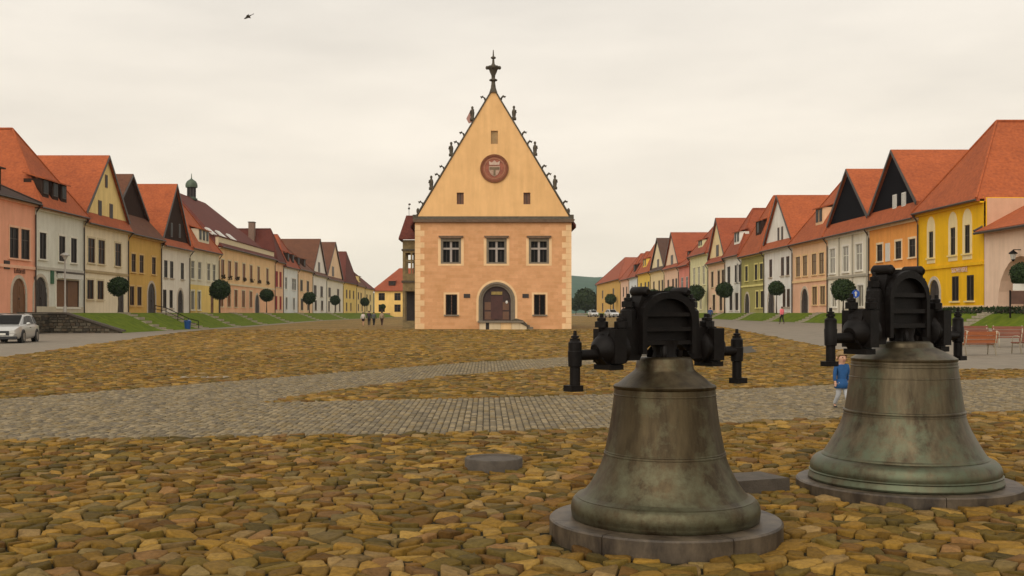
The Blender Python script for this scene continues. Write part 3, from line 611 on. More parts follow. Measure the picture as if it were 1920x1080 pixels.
house('apricot_house', 'apricot house with brown roof and pair of low dormers beside white gable', -1, 558, 586, 10.4, P((.72, .50, .30)), BR, 'hip', 15.8, back=5, D=18, ups=(565, 577), uw=2.4, uz=(6, 8.2), lows=(566, 578), lw=2.4, lz=(2.2, 4.5), fm=brown_w, dormers=((562, 2.6, 11.2, 1.4, 1), (573, 2.6, 11.2, 1.4, 1)), trim=yel_t)
house('white_gable_house', 'narrow white gabled house with steep brown roof and one large gable window', -1, 586, 612, 10.0, P((.70, .67, .60)), BR, 'gable', 18.1, gb=10.6, back=.1, D=26, gwin=((599, 501, 2.4, 2.0),), ups=(591, 603), uw=3.2, uz=(5.2, 7.6), lows=(592, 604), lw=2.6, lz=(2.2, 4.4), fm=brown_w, gm_=white)
house('cream_gable_house', 'cream gabled house with brown roof next to the white gabled one', -1, 612, 643, 9.7, P((.64, .60, .50)), BR, 'gable', 19.0, gb=10.3, back=.1, D=26, gwin=((625, 509, 3.0, 2.2),), ups=(618, 634), uw=3.4, uz=(5.4, 7.6), lows=(617, 629, 637), lw=2, lz=(2.0, 4.4), fm=brown_w, gm_=P((.72, .52, .34)))
house('yellow_house', 'plain yellow house with dark red hipped roof near the far end of the terrace', -1, 643, 668, 9.8, P((.74, .54, .18)), DR, 'hip', 18.2, back=1, D=26, ups=(650, 656, 663), uw=2.4, uz=(5.6, 7.8), lows=(650, 658), lw=2.2, lz=(2.2, 4.4), fm=brown_w)
house('yellow_house', 'low yellow house with brown hipped roof joining the dark red roofed yellow house', -1, 668, 684, 9.6, P((.72, .55, .24)), BR, 'hip', 17.0, back=5, D=26, ups=(672, 677), uw=2.6, uz=(5.6, 7.6), lows=(672, 679), lw=2.2, lz=(2.2, 4.2), fm=brown_w, dormers=((676, 4, 10.8, 1.6, 2),))
house('yellow_house', 'last yellow house of the terrace at the square corner under a russet roof', -1, 684, 700, 9.4, P((.70, .56, .26)), DR, 'hip', 15.4, back=6, D=26, ups=(688, 694), uw=3, uz=(5.4, 7.4), lows=(688, 695), lw=2.4, lz=(2.2, 4.2), fm=brown_w)
# ---- right row
hy = house('bright_yellow_house', 'bright yellow corner house with cream arched window panels and orange hipped roof', 1, 1722, 1845, 9.8, P((.68, .385, .010)), OR, 'hip', 16.1, back=3.6, D=15,
      ups=(1746, 1787, 1814), uw=.85, uz=(5.95, 8.0), lows=(1791, 1819), lw=.85, lz=(2.5, 4.35), fm=dark_w, band=5.15, plinth=P((.60, .44, .26)), chims=((0, 7.5, 1.3, 17.2),), doors=((1752, 1.9, 2.6, True, darkdoor),), sillm=P((.72, .56, .24)))
pan = P((.74, .60, .34))
for pz in (1746, 1787, 1814):
    u = uY(1, pz); mb = MB()
    mb.box(u-.75, u-.43, -.03, .035, 5.5, 8.25, FRr).box(u+.43, u+.75, -.03, .035, 5.5, 8.25, FRr).box(u-.43, u+.43, -.03, .035, 5.5, 5.83, FRr)
    mb.extr([(u-.75, 8.25), (u-.43, 8.25), (u-.43, 8.02), (u+.43, 8.02), (u+.43, 8.25), (u+.75, 8.25)]+[(u+.75*math.cos(math.pi*i/12), 8.25+.95*math.sin(math.pi*i/12)) for i in range(1, 12)], -.03, .037, FRr)
    mb.build('window_panel', pan, hy)
for pz in (1791, 1819):
    u = uY(1, pz); MB().box(u-.42, u+.42, -.15, -.1, 3.3, 3.85, FRr).build('window_sign', white_w, hy)
lettering('SLOVENSKÉ', hy, FRr, uY(1, 1800), .05, 4.62, .5, mat('pale_letters', (.72, .52, .42), .6, var=0), -1)
MB().box(XR+.2, XR+15, uY(1, 1845)-.03, uY(1, 1845)+.0, TER-.5, 9.7).build('side_wall', P((.50, .30, .20)), hy)
hp = house('orange_house', 'orange house with black boarded gable and two bright gable windows', 1, 1630, 1722, 9.5, P((.72, .31, .08)), OR, 'gable', 15.7, gb=10.7, back=.15, gm_=blackboards, D=24, gl=None,
      ups=(1650, 1685, 1711), uw=.95, uz=(6.2, 7.7), lows=(1650, 1690), lw=1, lz=(2.4, 4.4), fm=dark_w, trim=P((.72, .56, .36)), sky=((.55, 7.2, .9, 1.4), (.18, 9.2, .9, .7)), chims=((.4, 9, 1.5, 16.7),), band=5.3)
u = uY(1, 1665); MB().box(u-.5, u+.5, 0, .06, 6.1, 7.7, FRr).build('blind_window', white_w, hp)
for pz, py in ((1675, 378), (1692, 374)):
    u, z = uY(1, pz), zAt(1, pz, py); w_ = MB().box(u-.42, u+.42, -.2, -.08, z-.6, z+.6, FRr).build('gable_window', white_w, hp)
    for s in (-1, 1): MB().box(u+s*.18-.14, u+s*.18+.14, -.08, -.07, z-.5, z+.5, FRr).build('pane', glass_lit, w_)
house('pilastered_house', 'off-white house with grey pilasters and tall arched windows below a black gable', 1, 1552, 1630, 9.5, P((.64, .60, .50)), OR, 'gable', 15.6, gb=10.6, back=.15, gm_=blackboards, D=22,
      ups=(1561, 1586, 1611), uw=1.25, uz=(5.6, 8.1), lows=(1564, 1590, 1614), lw=1.1, lz=(2.2, 4.2), fm=pale, gl=mat('pale_glass', (.24, .22, .18), .2, var=.15), trim=white, band=5.15, bandm=P((.34, .31, .25)), pilasters=(1574, 1599, 1626), chims=((1, 9, 1.2, 16.3),))
house('peach_house', 'peach house with an arched doorway and painted frieze above its windows', 1, 1486, 1552, 9.5, P((.70, .46, .28)), OR, 'hip', 15.9, back=3.6, D=20, split=5.1, low=P((.70, .42, .28)),
      ups=(1497, 1510, 1527, 1541), uw=1.15, uz=(5.7, 7.9), lows=(1528, 1543), lw=1.2, lz=(2.5, 4.4), fm=brown_w, gl=mat('tan_glass', (.22, .15, .07), .3, var=.2), trim=P((.74, .52, .28)), band=5.1, doors=((1509, 2.5, 2.7, True, darkdoor),), dormers=((1527, 2.4, 11.2, 1.6, 2),))
house('white_gabled_house', 'white house with tall white gable and paired slit windows under orange roof', 1, 1433, 1486, 9.5, P((.72, .70, .66)), OR, 'gable', 15.8, gb=10.3, back=.12, gm_=P((.72, .69, .63)), D=22,
      ups=(1445, 1467, 1477), uw=.95, uz=(6.0, 8.2), lows=(1470, 1478), lw=.9, lz=(2.3, 4.4), fm=brown_w, gwin=((1458, 439, .55, 1.4), (1465, 437, .55, 1.4)), doors=((1446, 2.8, 2.8, True, darkdoor),))
house('green_house', 'olive green house with cream window frames and one dormer in orange roof', 1, 1390, 1433, 9.4, P((.30, .275, .095)), OR, 'hip', 17.0, back=2.8, D=20, ups=(1400, 1418, 1428), uw=1.1, uz=(5.9, 7.9), lows=(1420, 1429), lw=1.0, lz=(2.3, 4.4), fm=dark_w, trim=P((.62, .56, .22)), band=5.2, bandm=P((.62, .56, .22)), doors=((1401, 2.4, 2.6, True, darkdoor),), dormers=((1414, 2.6, 12.0, 1.6, 1),))
house('white_house', 'slim white house with wide windows and dormer between peach gable and green house', 1, 1360, 1390, 9.8, P((.68, .66, .60)), RD, 'hip', 16.4, back=2.8, D=20, ups=(1367, 1381, 1386), uw=1.5, uz=(5.9, 8.3), lows=(1371, 1382), lw=1.4, lz=(2.0, 4.4), fm=dark_w, trim=white, dormers=((1378, 3.2, 11.5, 1.5, 2),))
house('peach_gable_house', 'pale peach house with creamy yellow gable and two dark gable windows', 1, 1328, 1360, 9.4, P((.72, .50, .34)), RD, 'gable', 16.1, gb=10.1, back=.12, gm_=P((.76, .60, .34)), D=24, ups=(1336, 1348, 1356), uw=1.2, uz=(5.6, 8.0), lows=(1339, 1352), lw=1.4, lz=(2.0, 4.4), fm=brown_w, gwin=((1344, 470, 1.6, 1.6),), trim=yel_t)
house('pale_green_house', 'pale green stuccoed house with red hipped roof and high cornice', 1, 1294, 1328, 11.3, P((.58, .55, .32)), RD, 'hip', 15.9, back=2.5, D=20, ups=(1302, 1311, 1320), uw=1.6, uz=(6.2, 9.2), lows=(1302, 1314), lw=1.6, lz=(2.2, 4.5), fm=pale, gl=mat('olive_glass', (.20, .17, .07), .3, var=.2), trim=P((.66, .62, .40)), dormers=((1310, 3.4, 12.6, 1.0, 2),))
house('rose_house', 'small rose red house between pale green house and pink gable', 1, 1273, 1294, 10.1, P((.60, .22, .17)), RD, 'hip', 14.6, back=5, D=20, ups=(1279, 1288), uw=1.6, uz=(5.8, 8), lows=(1279, 1288), lw=1.6, lz=(2.2, 4.4), fm=white_w, dormers=((1285, 3, 11.1, 1.4, 1),))
house('pink_gable_house', 'pale pink gabled house with orange red roof', 1, 1246, 1273, 10.2, P((.74, .50, .36)), RD, 'gable', 16.9, gb=10.8, back=.12, gm_=P((.76, .56, .40)), D=26, ups=(1253, 1262, 1268), uw=1.6, uz=(5.6, 8), lows=(1253, 1264), lw=1.6, lz=(2.2, 4.4), fm=brown_w, gwin=((1259, 489, 2.2, 2.0),))
house('cream_gabled_house', 'cream yellow gabled house with a dark brown roof', 1, 1220, 1246, 10.4, P((.76, .60, .34)), T((.09, .045, .03)), 'gable', 17.0, gb=11.0, back=.12, gm_=P((.76, .64, .42)), D=26, ups=(1226, 1236, 1242), uw=1.6, uz=(5.8, 8.2), lows=(1228, 1240), lw=1.6, lz=(2.2, 4.4), fm=brown_w, gwin=((1233, 496, 2.2, 2.0),))
house('golden_house', 'golden yellow house with orange hipped roof and long dormer', 1, 1196, 1220, 10.6, P((.70, .48, .10)), OR, 'hip', 17.0, back=2.5, D=24, ups=(1202, 1210, 1216), uw=1.9, uz=(5.8, 8.4), lows=(1203, 1214), lw=1.8, lz=(2.2, 4.4), fm=brown_w, dormers=((1208, 5, 12, 1.6, 2),))
house('pale_blue_house', 'pale blue white house with red hipped roof', 1, 1180, 1196, 10.2, P((.60, .63, .64)), RD, 'hip', 16.2, back=3, D=24, ups=(1185, 1191), uw=2, uz=(5.8, 8.2), lows=(1185, 1191), lw=1.8, lz=(2.2, 4.4), fm=white_w, dormers=((1188, 3, 11.6, 1.5, 1),))
house('dusty_pink_house', 'dusty pink house next to the far ochre corner house', 1, 1164, 1180, 10.2, P((.70, .46, .34)), RD, 'hip', 16.6, back=4, D=24, ups=(1169, 1175), uw=2, uz=(5.8, 8.2), lows=(1169, 1175), lw=1.8, lz=(2.2, 4.4), fm=brown_w)
house('ochre_corner_house', 'ochre corner house with wide red roof ending the far terrace', 1, 1119, 1164, 10.7, P((.55, .34, .10)), RD, 'hip', 17.6, back=5, D=30, ups=(1130, 1150), uw=3.2, uz=(6.0, 8.4), lows=(1130, 1150), lw=3, lz=(2.2, 4.6), fm=brown_w)
# far end of the square
Ff = Fr((0, 372, 0), (1, 0, 0), (0, -1, 0)); h = thing('far_house', (-28, 372, .3), 'yellow house with red roof closing the far end of the square beside the oriel tower', 'house')
ops = [(u-1.1, u+1.1, z, z+2.6) for u in (-36.5, -31, -25.5, -20) for z in (2.0, 6.0)]
mb = MB(); facade(mb, Ff, -39, -17, 0, 9.6, ops); mb.build('wall', P((.72, .48, .16)), h)
for o_ in ops: window(h, Ff, *o_, brown_w, None, sill=False)
mb = MB(); mb.slab([(-40, 371.2, 9.5), (-16, 371.2, 9.5), (-24, 380, 17.6), (-31, 380, 17.6)], .25).slab([(-40, 371.2, 9.5), (-31, 380, 17.6), (-31, 392, 17.6), (-40, 392, 9.5)], .25).slab([(-16, 371.2, 9.5), (-24, 380, 17.6), (-24, 392, 17.6), (-16, 392, 9.5)], .25)
ro = mb.build('roof', RD, h); dormer(ro, Ff, -33, 2.4, 11.4, 1.5, -1.0, 2.6, RD, boards); dormer(ro, Ff, -26, 2.4, 11.4, 1.5, -1.0, 2.6, RD, boards)
for x in (-39, -17): MB().box(x-.05, x+.05, 372.2, 392, 0, 9.4).build('side_wall', P((.70, .46, .18)), h)

# gate house next to the yellow house, with its broad arch
hg = thing('gate_house', FRr(69, 0, TER), 'pinkish white gate house with a broad arch and orange lean-to roof', 'house')
pk = P((.66, .48, .36)); ug1 = uY(1, 1845)-.05; aU = 69.9
mb = MB(); facade(mb, FRr, 58, ug1, .6, 7.5, [(aU-3.1, aU+3.1, TER-.4, TER+3.75, True)], 2.6); mb.build('wall', pk, hg)
MB().box(58, ug1, -2.75, -2.62, .6, 7.4, FRr).build('passage_wall', P((.52, .36, .25)), hg)  # inside shading of the passage put into this darker brown
MB().slab([FRr(57.5, .55, 7.35), FRr(ug1+.3, .55, 7.35), FRr(ug1+.3, -3.6, 9.6), FRr(57.5, -3.6, 9.6)], .22).build('roof', OR, hg)
MB().tube([FRr(ug1+.33, .6, 7.38), FRr(ug1+.33, -3.6, 9.62)], .09, 6).build('verge_tiles', pipe_m, hg)
MB().tube([FRr(58, .6, 7.2), FRr(ug1+.3, .6, 7.2)], .09, 6).build('gutter', pipe_m, hg)
# wall lamp over the arch
lamp = thing('wall_lantern', FRr(uY(1, 1914), .05, 5.3), 'dark iron lantern on the gate house wall above the arch', 'lantern')
u = uY(1, 1914); MB().tube([FRr(u, 0, 5.75), FRr(u, .5, 5.75)], .03, 6).build('bracket', iron, lamp)
p_ = FRr(u, .5, 5.1); MB().lathe([(0, 0), (.14, .02), (.22, .38)], p_, 6).build('lamp_glass', glass_lit, lamp); MB().lathe([(.30, .38), (.30, .44), (.08, .6), (0, .66)], p_, 6).build('lamp_hood', iron, lamp); MB().lathe([(0, -.14), (.06, -.1), (.14, .015)], p_, 6).build('lamp_foot', iron, lamp)

# ------------------------------------------------------------------ town hall
TY = 106.7; k_ = FPX/TY
def tx(px): return (px-CX)/k_
def tz_(py): return EYE+(HY-py)/k_
FT = Fr((0, TY, 0), (1, 0, 0), (0, -1, 0))
X0, X1 = tx(778), tx(1071.5); XM = tx(925); ZC = tz_(414); ZA = tz_(166)
th = thing('town_hall', (XM, TY, 0), 'tall pink and cream gabled town hall standing alone in middle of the square', 'town hall')
# masonry-coloured plaster
wm, t, p = M_new('pink_masonry'); p.inputs['Roughness'].default_value = .9; p.inputs['Specular IOR Level'].default_value = .15
ge = t.nodes.new('ShaderNodeNewGeometry'); q = t.nodes.new('ShaderNodeMapping'); q.inputs['Rotation'].default_value = (R(90), 0, 0); t.links.new(ge.outputs['Position'], q.inputs[0])
bk = t.nodes.new('ShaderNodeTexBrick'); bk.inputs['Scale'].default_value = 1; bk.inputs['Brick Width'].default_value = .9; bk.inputs['Row Height'].default_value = .34; bk.inputs['Mortar Size'].default_value = .012; bk.inputs['Bias'].default_value = -.1
bk.inputs['Color1'].default_value = (.60, .315, .15, 1); bk.inputs['Color2'].default_value = (.68, .365, .185, 1); bk.inputs['Mortar'].default_value = (.63, .37, .195, 1)
t.links.new(q.outputs[0], bk.inputs[0])
nn = t.nodes.new('ShaderNodeTexNoise'); nn.inputs['Scale'].default_value = .7; nn.inputs['Detail'].default_value = 9; nn.inputs['Roughness'].default_value = .7; t.links.new(ge.outputs['Position'], nn.inputs[0])
rr = t.nodes.new('ShaderNodeValToRGB'); rr.color_ramp.elements[0].position = .32; rr.color_ramp.elements[0].color = (.84, .82, .74, 1); rr.color_ramp.elements[1].position = .66; rr.color_ramp.elements[1].color = (1.04, 1.03, 1.05, 1); t.links.new(nn.outputs[0], rr.inputs[0])
mm = t.nodes.new('ShaderNodeMix'); mm.data_type = 'RGBA'; mm.blend_type = 'MULTIPLY'; mm.inputs[0].default_value = 1; t.links.new(bk.outputs['Color'], mm.inputs['A']); t.links.new(rr.outputs[0], mm.inputs['B']); t.links.new(mm.outputs['Result'], p.inputs['Base Color'])
gab_m = P((.61, .37, .165)); quo_m = P((.62, .42, .235)); gry = mat('grey_window_stone', (.17, .14, .10), .8, var=.2, bump=.2); mulm = mat('pale_mullion', (.36, .31, .27), .8, var=.1)
UPW = [(tx(c-19), tx(c+19), tz_(494.5), tz_(447)) for c in (845.5, 931, 1010.5)]
LOW = [(tx(c-11), tx(c+11), tz_(590), tz_(552)) for c in (846.5, 1012)]
DA, DB, DT = tx(901), tx(962), tz_(532.5)
DOOR = (DA, DB, .75, DT, True)
GW = [(tx(c-6.5), tx(c+6.5), tz_(383), tz_(361)) for c in (863, 988)]; NI = (tx(920.5), tx(933.5), tz_(270), tz_(245))
mb = MB(); facade(mb, FT, X0, X1, -.3, ZC, UPW+LOW+[DOOR], .45); mb.build('wall', wm, th)
# gable: rows of cells clipped to the slope, with real openings
def half(z): return (X1-X0)/2*(ZA-z)/(ZA-ZC)
mid = (X0+X1)/2; apx = XM
def gx(z, s): f_ = (z-ZC)/(ZA-ZC); return (X0 if s < 0 else X1)*(1-f_)+apx*f_
mb = MB(); gops = GW+[NI]; zs = sorted({ZC, ZA-.02, *[v for o_ in gops for v in o_[2:]]})
for a, b in zip(zs, zs[1:]):
    cuts = sorted([o_ for o_ in gops if o_[2] <= a and b <= o_[3]]); xl = (gx(a, -1), gx(b, -1))
    for o_ in cuts: mb.poly([FT(xl[0], 0, a), FT(o_[0], 0, a), FT(o_[0], 0, b), FT(xl[1], 0, b)]); xl = (o_[1], o_[1])
    mb.poly([FT(xl[0], 0, a), FT(gx(a, 1), 0, a), FT(gx(b, 1), 0, b), FT(xl[1], 0, b)])
for o_ in gops:
    a, b, c, d = o_
    for q_ in ((a, c, a, d), (b, c, b, d), (a, c, b, c), (a, d, b, d)): mb.poly([FT(q_[0], 0, q_[1]), FT(q_[2], 0, q_[3]), FT(q_[2], -.4, q_[3]), FT(q_[0], -.4, q_[1])])
mb.build('gable', gab_m, th)
for o_ in GW:
    a, b, c, d = o_; w_ = MB().box(a, b, -.36, -.28, c, d, FT).build('shutter', brown_w, th); MB().box((a+b)/2-.03, (a+b)/2+.03, -.28, -.26, c, d, FT).build('batten', darkdoor, w_)
a, b, c, d = NI; MB().box(a, b, -.3, -.2, c, d, FT).build('niche_panel', mat('tan_panel', (.34, .22, .10), .8, var=.2), th)
DEP = 24
for s, x in ((-1, X0), (1, X1)): MB().box(min(x, x-s*.3), max(x, x-s*.3), -DEP, -.46, -.3, ZC, FT).build('side_wall', wm, th)
MB().box(X0, X1, -DEP-.3, -DEP, -.3, ZC, FT).build('rear_wall', wm, th)
for s, x in ((-1, X0-.5), (1, X1+.5)): MB().slab([(x, TY+.45, ZC-.35), (apx, TY+.45, ZA-1.2), (apx, TY+DEP, ZA-1.2), (x, TY+DEP, ZC-.35)], .3).build('roof_slope', DR, th)
cop = mat('dark_coping_stone', (.075, .06, .04), .85, var=.4, scale=4, bump=.4)
ed = mat('brown_cornice', (.12, .075, .045), .8, var=.3)
MB().extr([(X0-.12, ZC-.16), (X1+.12, ZC-.16), (X1+.3, ZC+.02), (X1+.3, ZC+.14), (X0-.2, ZC+.14), (X0-.2, ZC+.02)], -.1, .32, FT).build('cornice', ed, th)
MB().slab([FT(X0-.15, .3, ZC+.15), FT(X1+.2, .3, ZC+.15), FT(X1+.0, .0, ZC+.45), FT(X0+.0, 0, ZC+.45)], .05).build('cornice_slope', cop, th)
for s, xe in ((-1, X0-.02), (1, X1+.02)):
    mb = MB(); mb.extr([(xe, ZC+.1), (xe+s*.16, ZC+.1), (apx+s*.22, ZA-.15), (apx+s*.06, ZA-.15)], -.5, .09, FT); mb.build('gable_coping', cop, th)
    mb = MB(); mb.box(min(xe-s*.25, xe+s*.2), max(xe-s*.25, xe+s*.2), -.5, .2, ZC+.14, ZC+.6, FT); mb.build('corner_stone', cop, th)
def crocket(t_, s, big):
    z = ZC+(ZA-ZC)*t_; x = gx(z, s)+s*.1
    if not big:
        MB().tube([FT(x, -.2, z-.1), FT(x+s*.12, -.2, z+.22), FT(x+s*.3, -.2, z+.36), FT(x+s*.46, -.2, z+.30), FT(x+s*.44, -.2, z+.16)], [.12, .1, .13, .14, .05], 6).build('crocket', cop, th, smooth=True)
    else:
        f_ = MB().lathe([(0, 0), (.24, 0), (.24, .25), (.17, .3), (.2, .55), (.22, .8), (.15, 1.05), (.07, 1.12), (.12, 1.2), (.13, 1.32), (.08, 1.43), (0, 1.45)], (FT(x+s*.12, -.2, z)[0], TY+.2, z), 10).build('statuette', cop, th, smooth=True)
        MB().tube([FT(x+s*.2, -.05, z+.9), FT(x+s*.36, .02, z+.7), FT(x+s*.3, .1, z+.95)], .06, 6).build('arm', cop, f_)
for s in (-1, 1):
    for t_, b_ in ((.915, 0), (.76, 1), (.645, 0), (.575, 0), (.49, 1), (.39, 0), (.33, 0), (.235, 1), (.12, 0)): crocket(t_ if s < 0 else t_+.004, s, b_)
    MB().ball(FT(gx(ZC+.9, s)+s*.25, -.2, ZC+1.0), .16, .16, .3).build('knob', cop, th)
zf = ZA-.4; fin = MB().lathe([(.42, 0), (.26, .5), (.20, .95), (.19, 1.15), (.40, 1.22), (.42, 1.32), (.18, 1.45), (.2, 1.75), (.34, 2.05), (.42, 2.3), (.6, 2.42), (.66, 2.55), (.55, 2.68), (.26, 2.75), (.13, 2.95), (.1, 3.4), (.25, 3.46), (.25, 3.58), (.08, 3.68), (.04, 4.3), (0, 4.32)], (apx, TY+.2, zf), 10).build('finial', cop, th, smooth=40)
for a in range(4): MB().ball((apx+.62*math.cos(a*1.571), TY+.2+.62*math.sin(a*1.571), zf+2.52), .17, .17, .2, 8, 5).build('leaf_knob', cop, fin)
pn = thing('pennant', (tx(886), TY+3, tz_(232)), 'faded pink metal pennant on the left gable edge of town hall', 'pennant')
MB().tube([(tx(888), TY+.5, tz_(240)), (tx(888), TY+.5, tz_(203))], .05, 6).build('pole', pipe_m, pn)
MB().extr([(tx(888), tz_(226)), (tx(888), tz_(207)), (tx(883), tz_(203)), (tx(874), tz_(221)), (tx(879), tz_(230))], TY+.47, TY+.53, Fr((0, 0, 0), (1, 0, 0), (0, 1, 0))).build('flag', mat('faded_pink_metal', (.42, .22, .18), .6, var=.2), pn)
# medallion
mc = (tx(927), tz_(316)); Fm = []
def disc(r0, r1, n0, n1, name, m, par):
    mb = MB(); sg = 48
    for i in range(sg):
        a, b = 6.28319*i/sg, 6.28319*(i+1)/sg
        mb.extr([(mc[0]+r0*math.cos(a), mc[1]+r0*math.sin(a)), (mc[0]+r1*math.cos(a), mc[1]+r1*math.sin(a)), (mc[0]+r1*math.cos(b), mc[1]+r1*math.sin(b)), (mc[0]+r0*math.cos(b), mc[1]+r0*math.sin(b))], n0, n1, FT)
    return mb.build(name, m, par)
md = disc(1.2, 1.42, -.02, .14, 'medallion', mat('medallion_rim', (.17, .055, .02), .8, var=.2), th)
disc(.001, 1.21, -.02, .05, 'field', mat('medallion_red', (.30, .10, .06), .85, var=.3, scale=4), md); disc(.98, 1.06, .05, .09, 'inner_ring', mat('medallion_tan', (.36, .17, .09), .85, var=.2), md)
sh = [(mc[0]+a, mc[1]+b) for a, b in ((-.55, .25), (.55, .25), (.55, -.2), (.35, -.6), (0, -.82), (-.35, -.6), (-.55, -.2))]
gs = mat('medallion_stone', (.40, .26, .19), .85, var=.3, scale=5); MB().extr(sh, .05, .13, FT).build('shield', gs, md)
MB().extr([(mc[0]+a, mc[1]+b) for a, b in ((-.5, .35), (.5, .35), (.55, .75), (.25, .58), (0, .82), (-.25, .58), (-.55, .75))], .05, .12, FT).build('crown', mat('medallion_crown', (.50, .36, .28), .8, var=.2), md)
MB().box(mc[0]-.5, mc[0]+.5, .13, .16, mc[1]-.12, mc[1]+.12, FT).box(mc[0]-.1, mc[0]+.1, .13, .16, mc[1]-.7, mc[1]-.13, FT).build('charge', mat('medallion_olive', (.17, .12, .07), .85, var=.2), md)
# upper windows with stone cross bars, hood and painted surround
for a, b, c, d in UPW:
    w_ = MB().box(a, a+.22, -.3, .02, c, d, FT).box(b-.22, b, -.3, .02, c, d, FT).box(a+.22, b-.22, -.3, .018, d-.3, d, FT).box(a+.22, b-.22, -.3, .02, c, c+.16, FT).build('window', gry, th)
    xm, zt = (a+b)/2, c+(d-c)*.60
    MB().box(xm-.1, xm+.1, -.32, -.16, c+.16, d-.3, FT).box(a+.22, xm-.101, -.32, -.17, zt-.09, zt+.09, FT).box(xm+.101, b-.22, -.32, -.17, zt-.09, zt+.09, FT).build('mullion', mulm, w_)
    MB().box(a+.2, b-.2, -.44, -.40, c+.1, d-.2, FT).build('pane', glass, w_)
    fr = MB()
    for kx in range(2):
        x0_, x1_ = (a+.22, xm-.1) if kx == 0 else (xm+.1, b-.22)
        fr.box(x0_, x0_+.05, -.40, -.36, c+.16, d-.3, FT).box(x1_-.05, x1_, -.40, -.36, c+.16, d-.3, FT).box((x0_+x1_)/2-.02, (x0_+x1_)/2+.02, -.40, -.37, c+.16, d-.3, FT)
    fr.build('sash', dark_w, w_)
    MB().extr([(a-.02, d), (b+.02, d), (b+.22, d+.16), (b+.22, d+.25), (a-.22, d+.25), (a-.22, d+.16)], -.02, .26, FT).build('hood', ed, w_)
    MB().box(a-.27, a-.003, -.02, .025, c-.2, d, FT).box(b+.003, b+.27, -.02, .025, c-.2, d, FT).box(a-.003, b+.003, -.02, .024, c-.2, c-.003, FT).build('surround', quo_m, w_)
for a, b, c, d in LOW:
    w_ = MB().box(a, a+.08, -.3, -.12, c, d, FT).box(b-.08, b, -.3, -.12, c, d, FT).box(a+.08, b-.08, -.3, -.12, d-.08, d, FT).box((a+b)/2-.04, (a+b)/2+.04, -.3, -.14, c, d-.08, FT).build('window', brown_w, th)
    MB().box(a, b, -.44, -.3, c, d, FT).build('pane', glass, w_); MB().box(a-.16, b+.16, -.1, .2, c-.14, c-.002, FT).build('sill', gry, w_)
    g_ = MB()
    for i in range(1, 5): x = a+(b-a)*i/5; g_.tube([FT(x, -.08, c), FT(x, -.08, d)], .018, 5)
    for i in range(1, 6): z = c+(d-c)*i/6; g_.tube([FT(a, -.08, z), FT(b, -.08, z)], .018, 5)
    g_.build('grille', iron, w_)
    MB().box(a-.2, a-.003, -.02, .02, c-.2, d+.2, FT).box(b+.003, b+.2, -.02, .02, c-.2, d+.2, FT).box(a-.003, b+.003, -.02, .02, d+.003, d+.2, FT).build('surround', quo_m, w_)
for c in (875.5, 985.5): MB().box(tx(c-6), tx(c+6), 0, .06, tz_(558.5), tz_(551), FT).build('plaque', darkdoor, th)
# portal
dr = (DB-DA)/2; dc = (DA+DB)/2
do = MB().extr([(DA, .75), (DB, .75)]+[(dc+dr*math.cos(math.pi*i/16), DT-dr+dr*math.sin(math.pi*i/16)) for i in range(17)], -.5, -.44, FT).build('door', mat('town_hall_door', (.035, .014, .011), .6, var=.4, scale=4), th)
for s in (-1, 1):
    for z0_, z1_ in ((.95, 1.75), (1.9, 2.7)): MB().box(dc+s*.72-.5, dc+s*.72+.5, -.44, -.40, z0_, z1_, FT).build('panel', brown_w, do)
MB().box(dc-.55, dc+.55, -.44, -.36, 3.45, 3.75, FT).build('gilt_crest', mat('old_gilt', (.28, .2, .06), .5, .4, var=.3), do)
MB().box(dc-.6, dc+.6, -.44, -.38, 1.0, 3.3, FT).build('inner_leaf', mat('reddish_door', (.06, .02, .015), .6, var=.3), do)
MB().ball(FT(dc+1.0, -.34, 2.7), .12, .04, .16).build('notice', white_w, do)
def archring(r0, r1, n0, n1, name, m, par, zlow=.75):
    mb = MB(); zc = DT-dr; mb.box(dc-r1, dc-r0, n0, n1, zlow, zc, FT).box(dc+r0, dc+r1, n0, n1, zlow, zc, FT)
    for i in range(16):
        a, b = math.pi*i/16, math.pi*(i+1)/16
        mb.extr([(dc+r0*math.cos(a), zc+r0*math.sin(a)), (dc+r1*math.cos(a), zc+r1*math.sin(a)), (dc+r1*math.cos(b), zc+r1*math.sin(b)), (dc+r0*math.cos(b), zc+r0*math.sin(b))], n0, n1, FT)
    return mb.build(name, m, par)
archring(dr-.22, dr-.01, -.42, -.12, 'inner_moulding', gry, do); archring(dr-.0, dr+.2, -.05, .06, 'portal_arch', gry, do); archring(dr+.2, dr+.42, -.03, .03, 'portal_surround', quo_m, do)
# quoins
for s, x in ((-1, X0), (1, X1)):
    z = 0.0; k = 0
    while z < ZC-.5:
        ln = .95 if k % 2 == 0 else .55
        MB().box(min(x, x-s*ln), max(x, x-s*ln), -.03, .018+.004*(k % 3), z+.01, z+.56, FT).build('quoin', quo_m, th); z += .58; k += 1
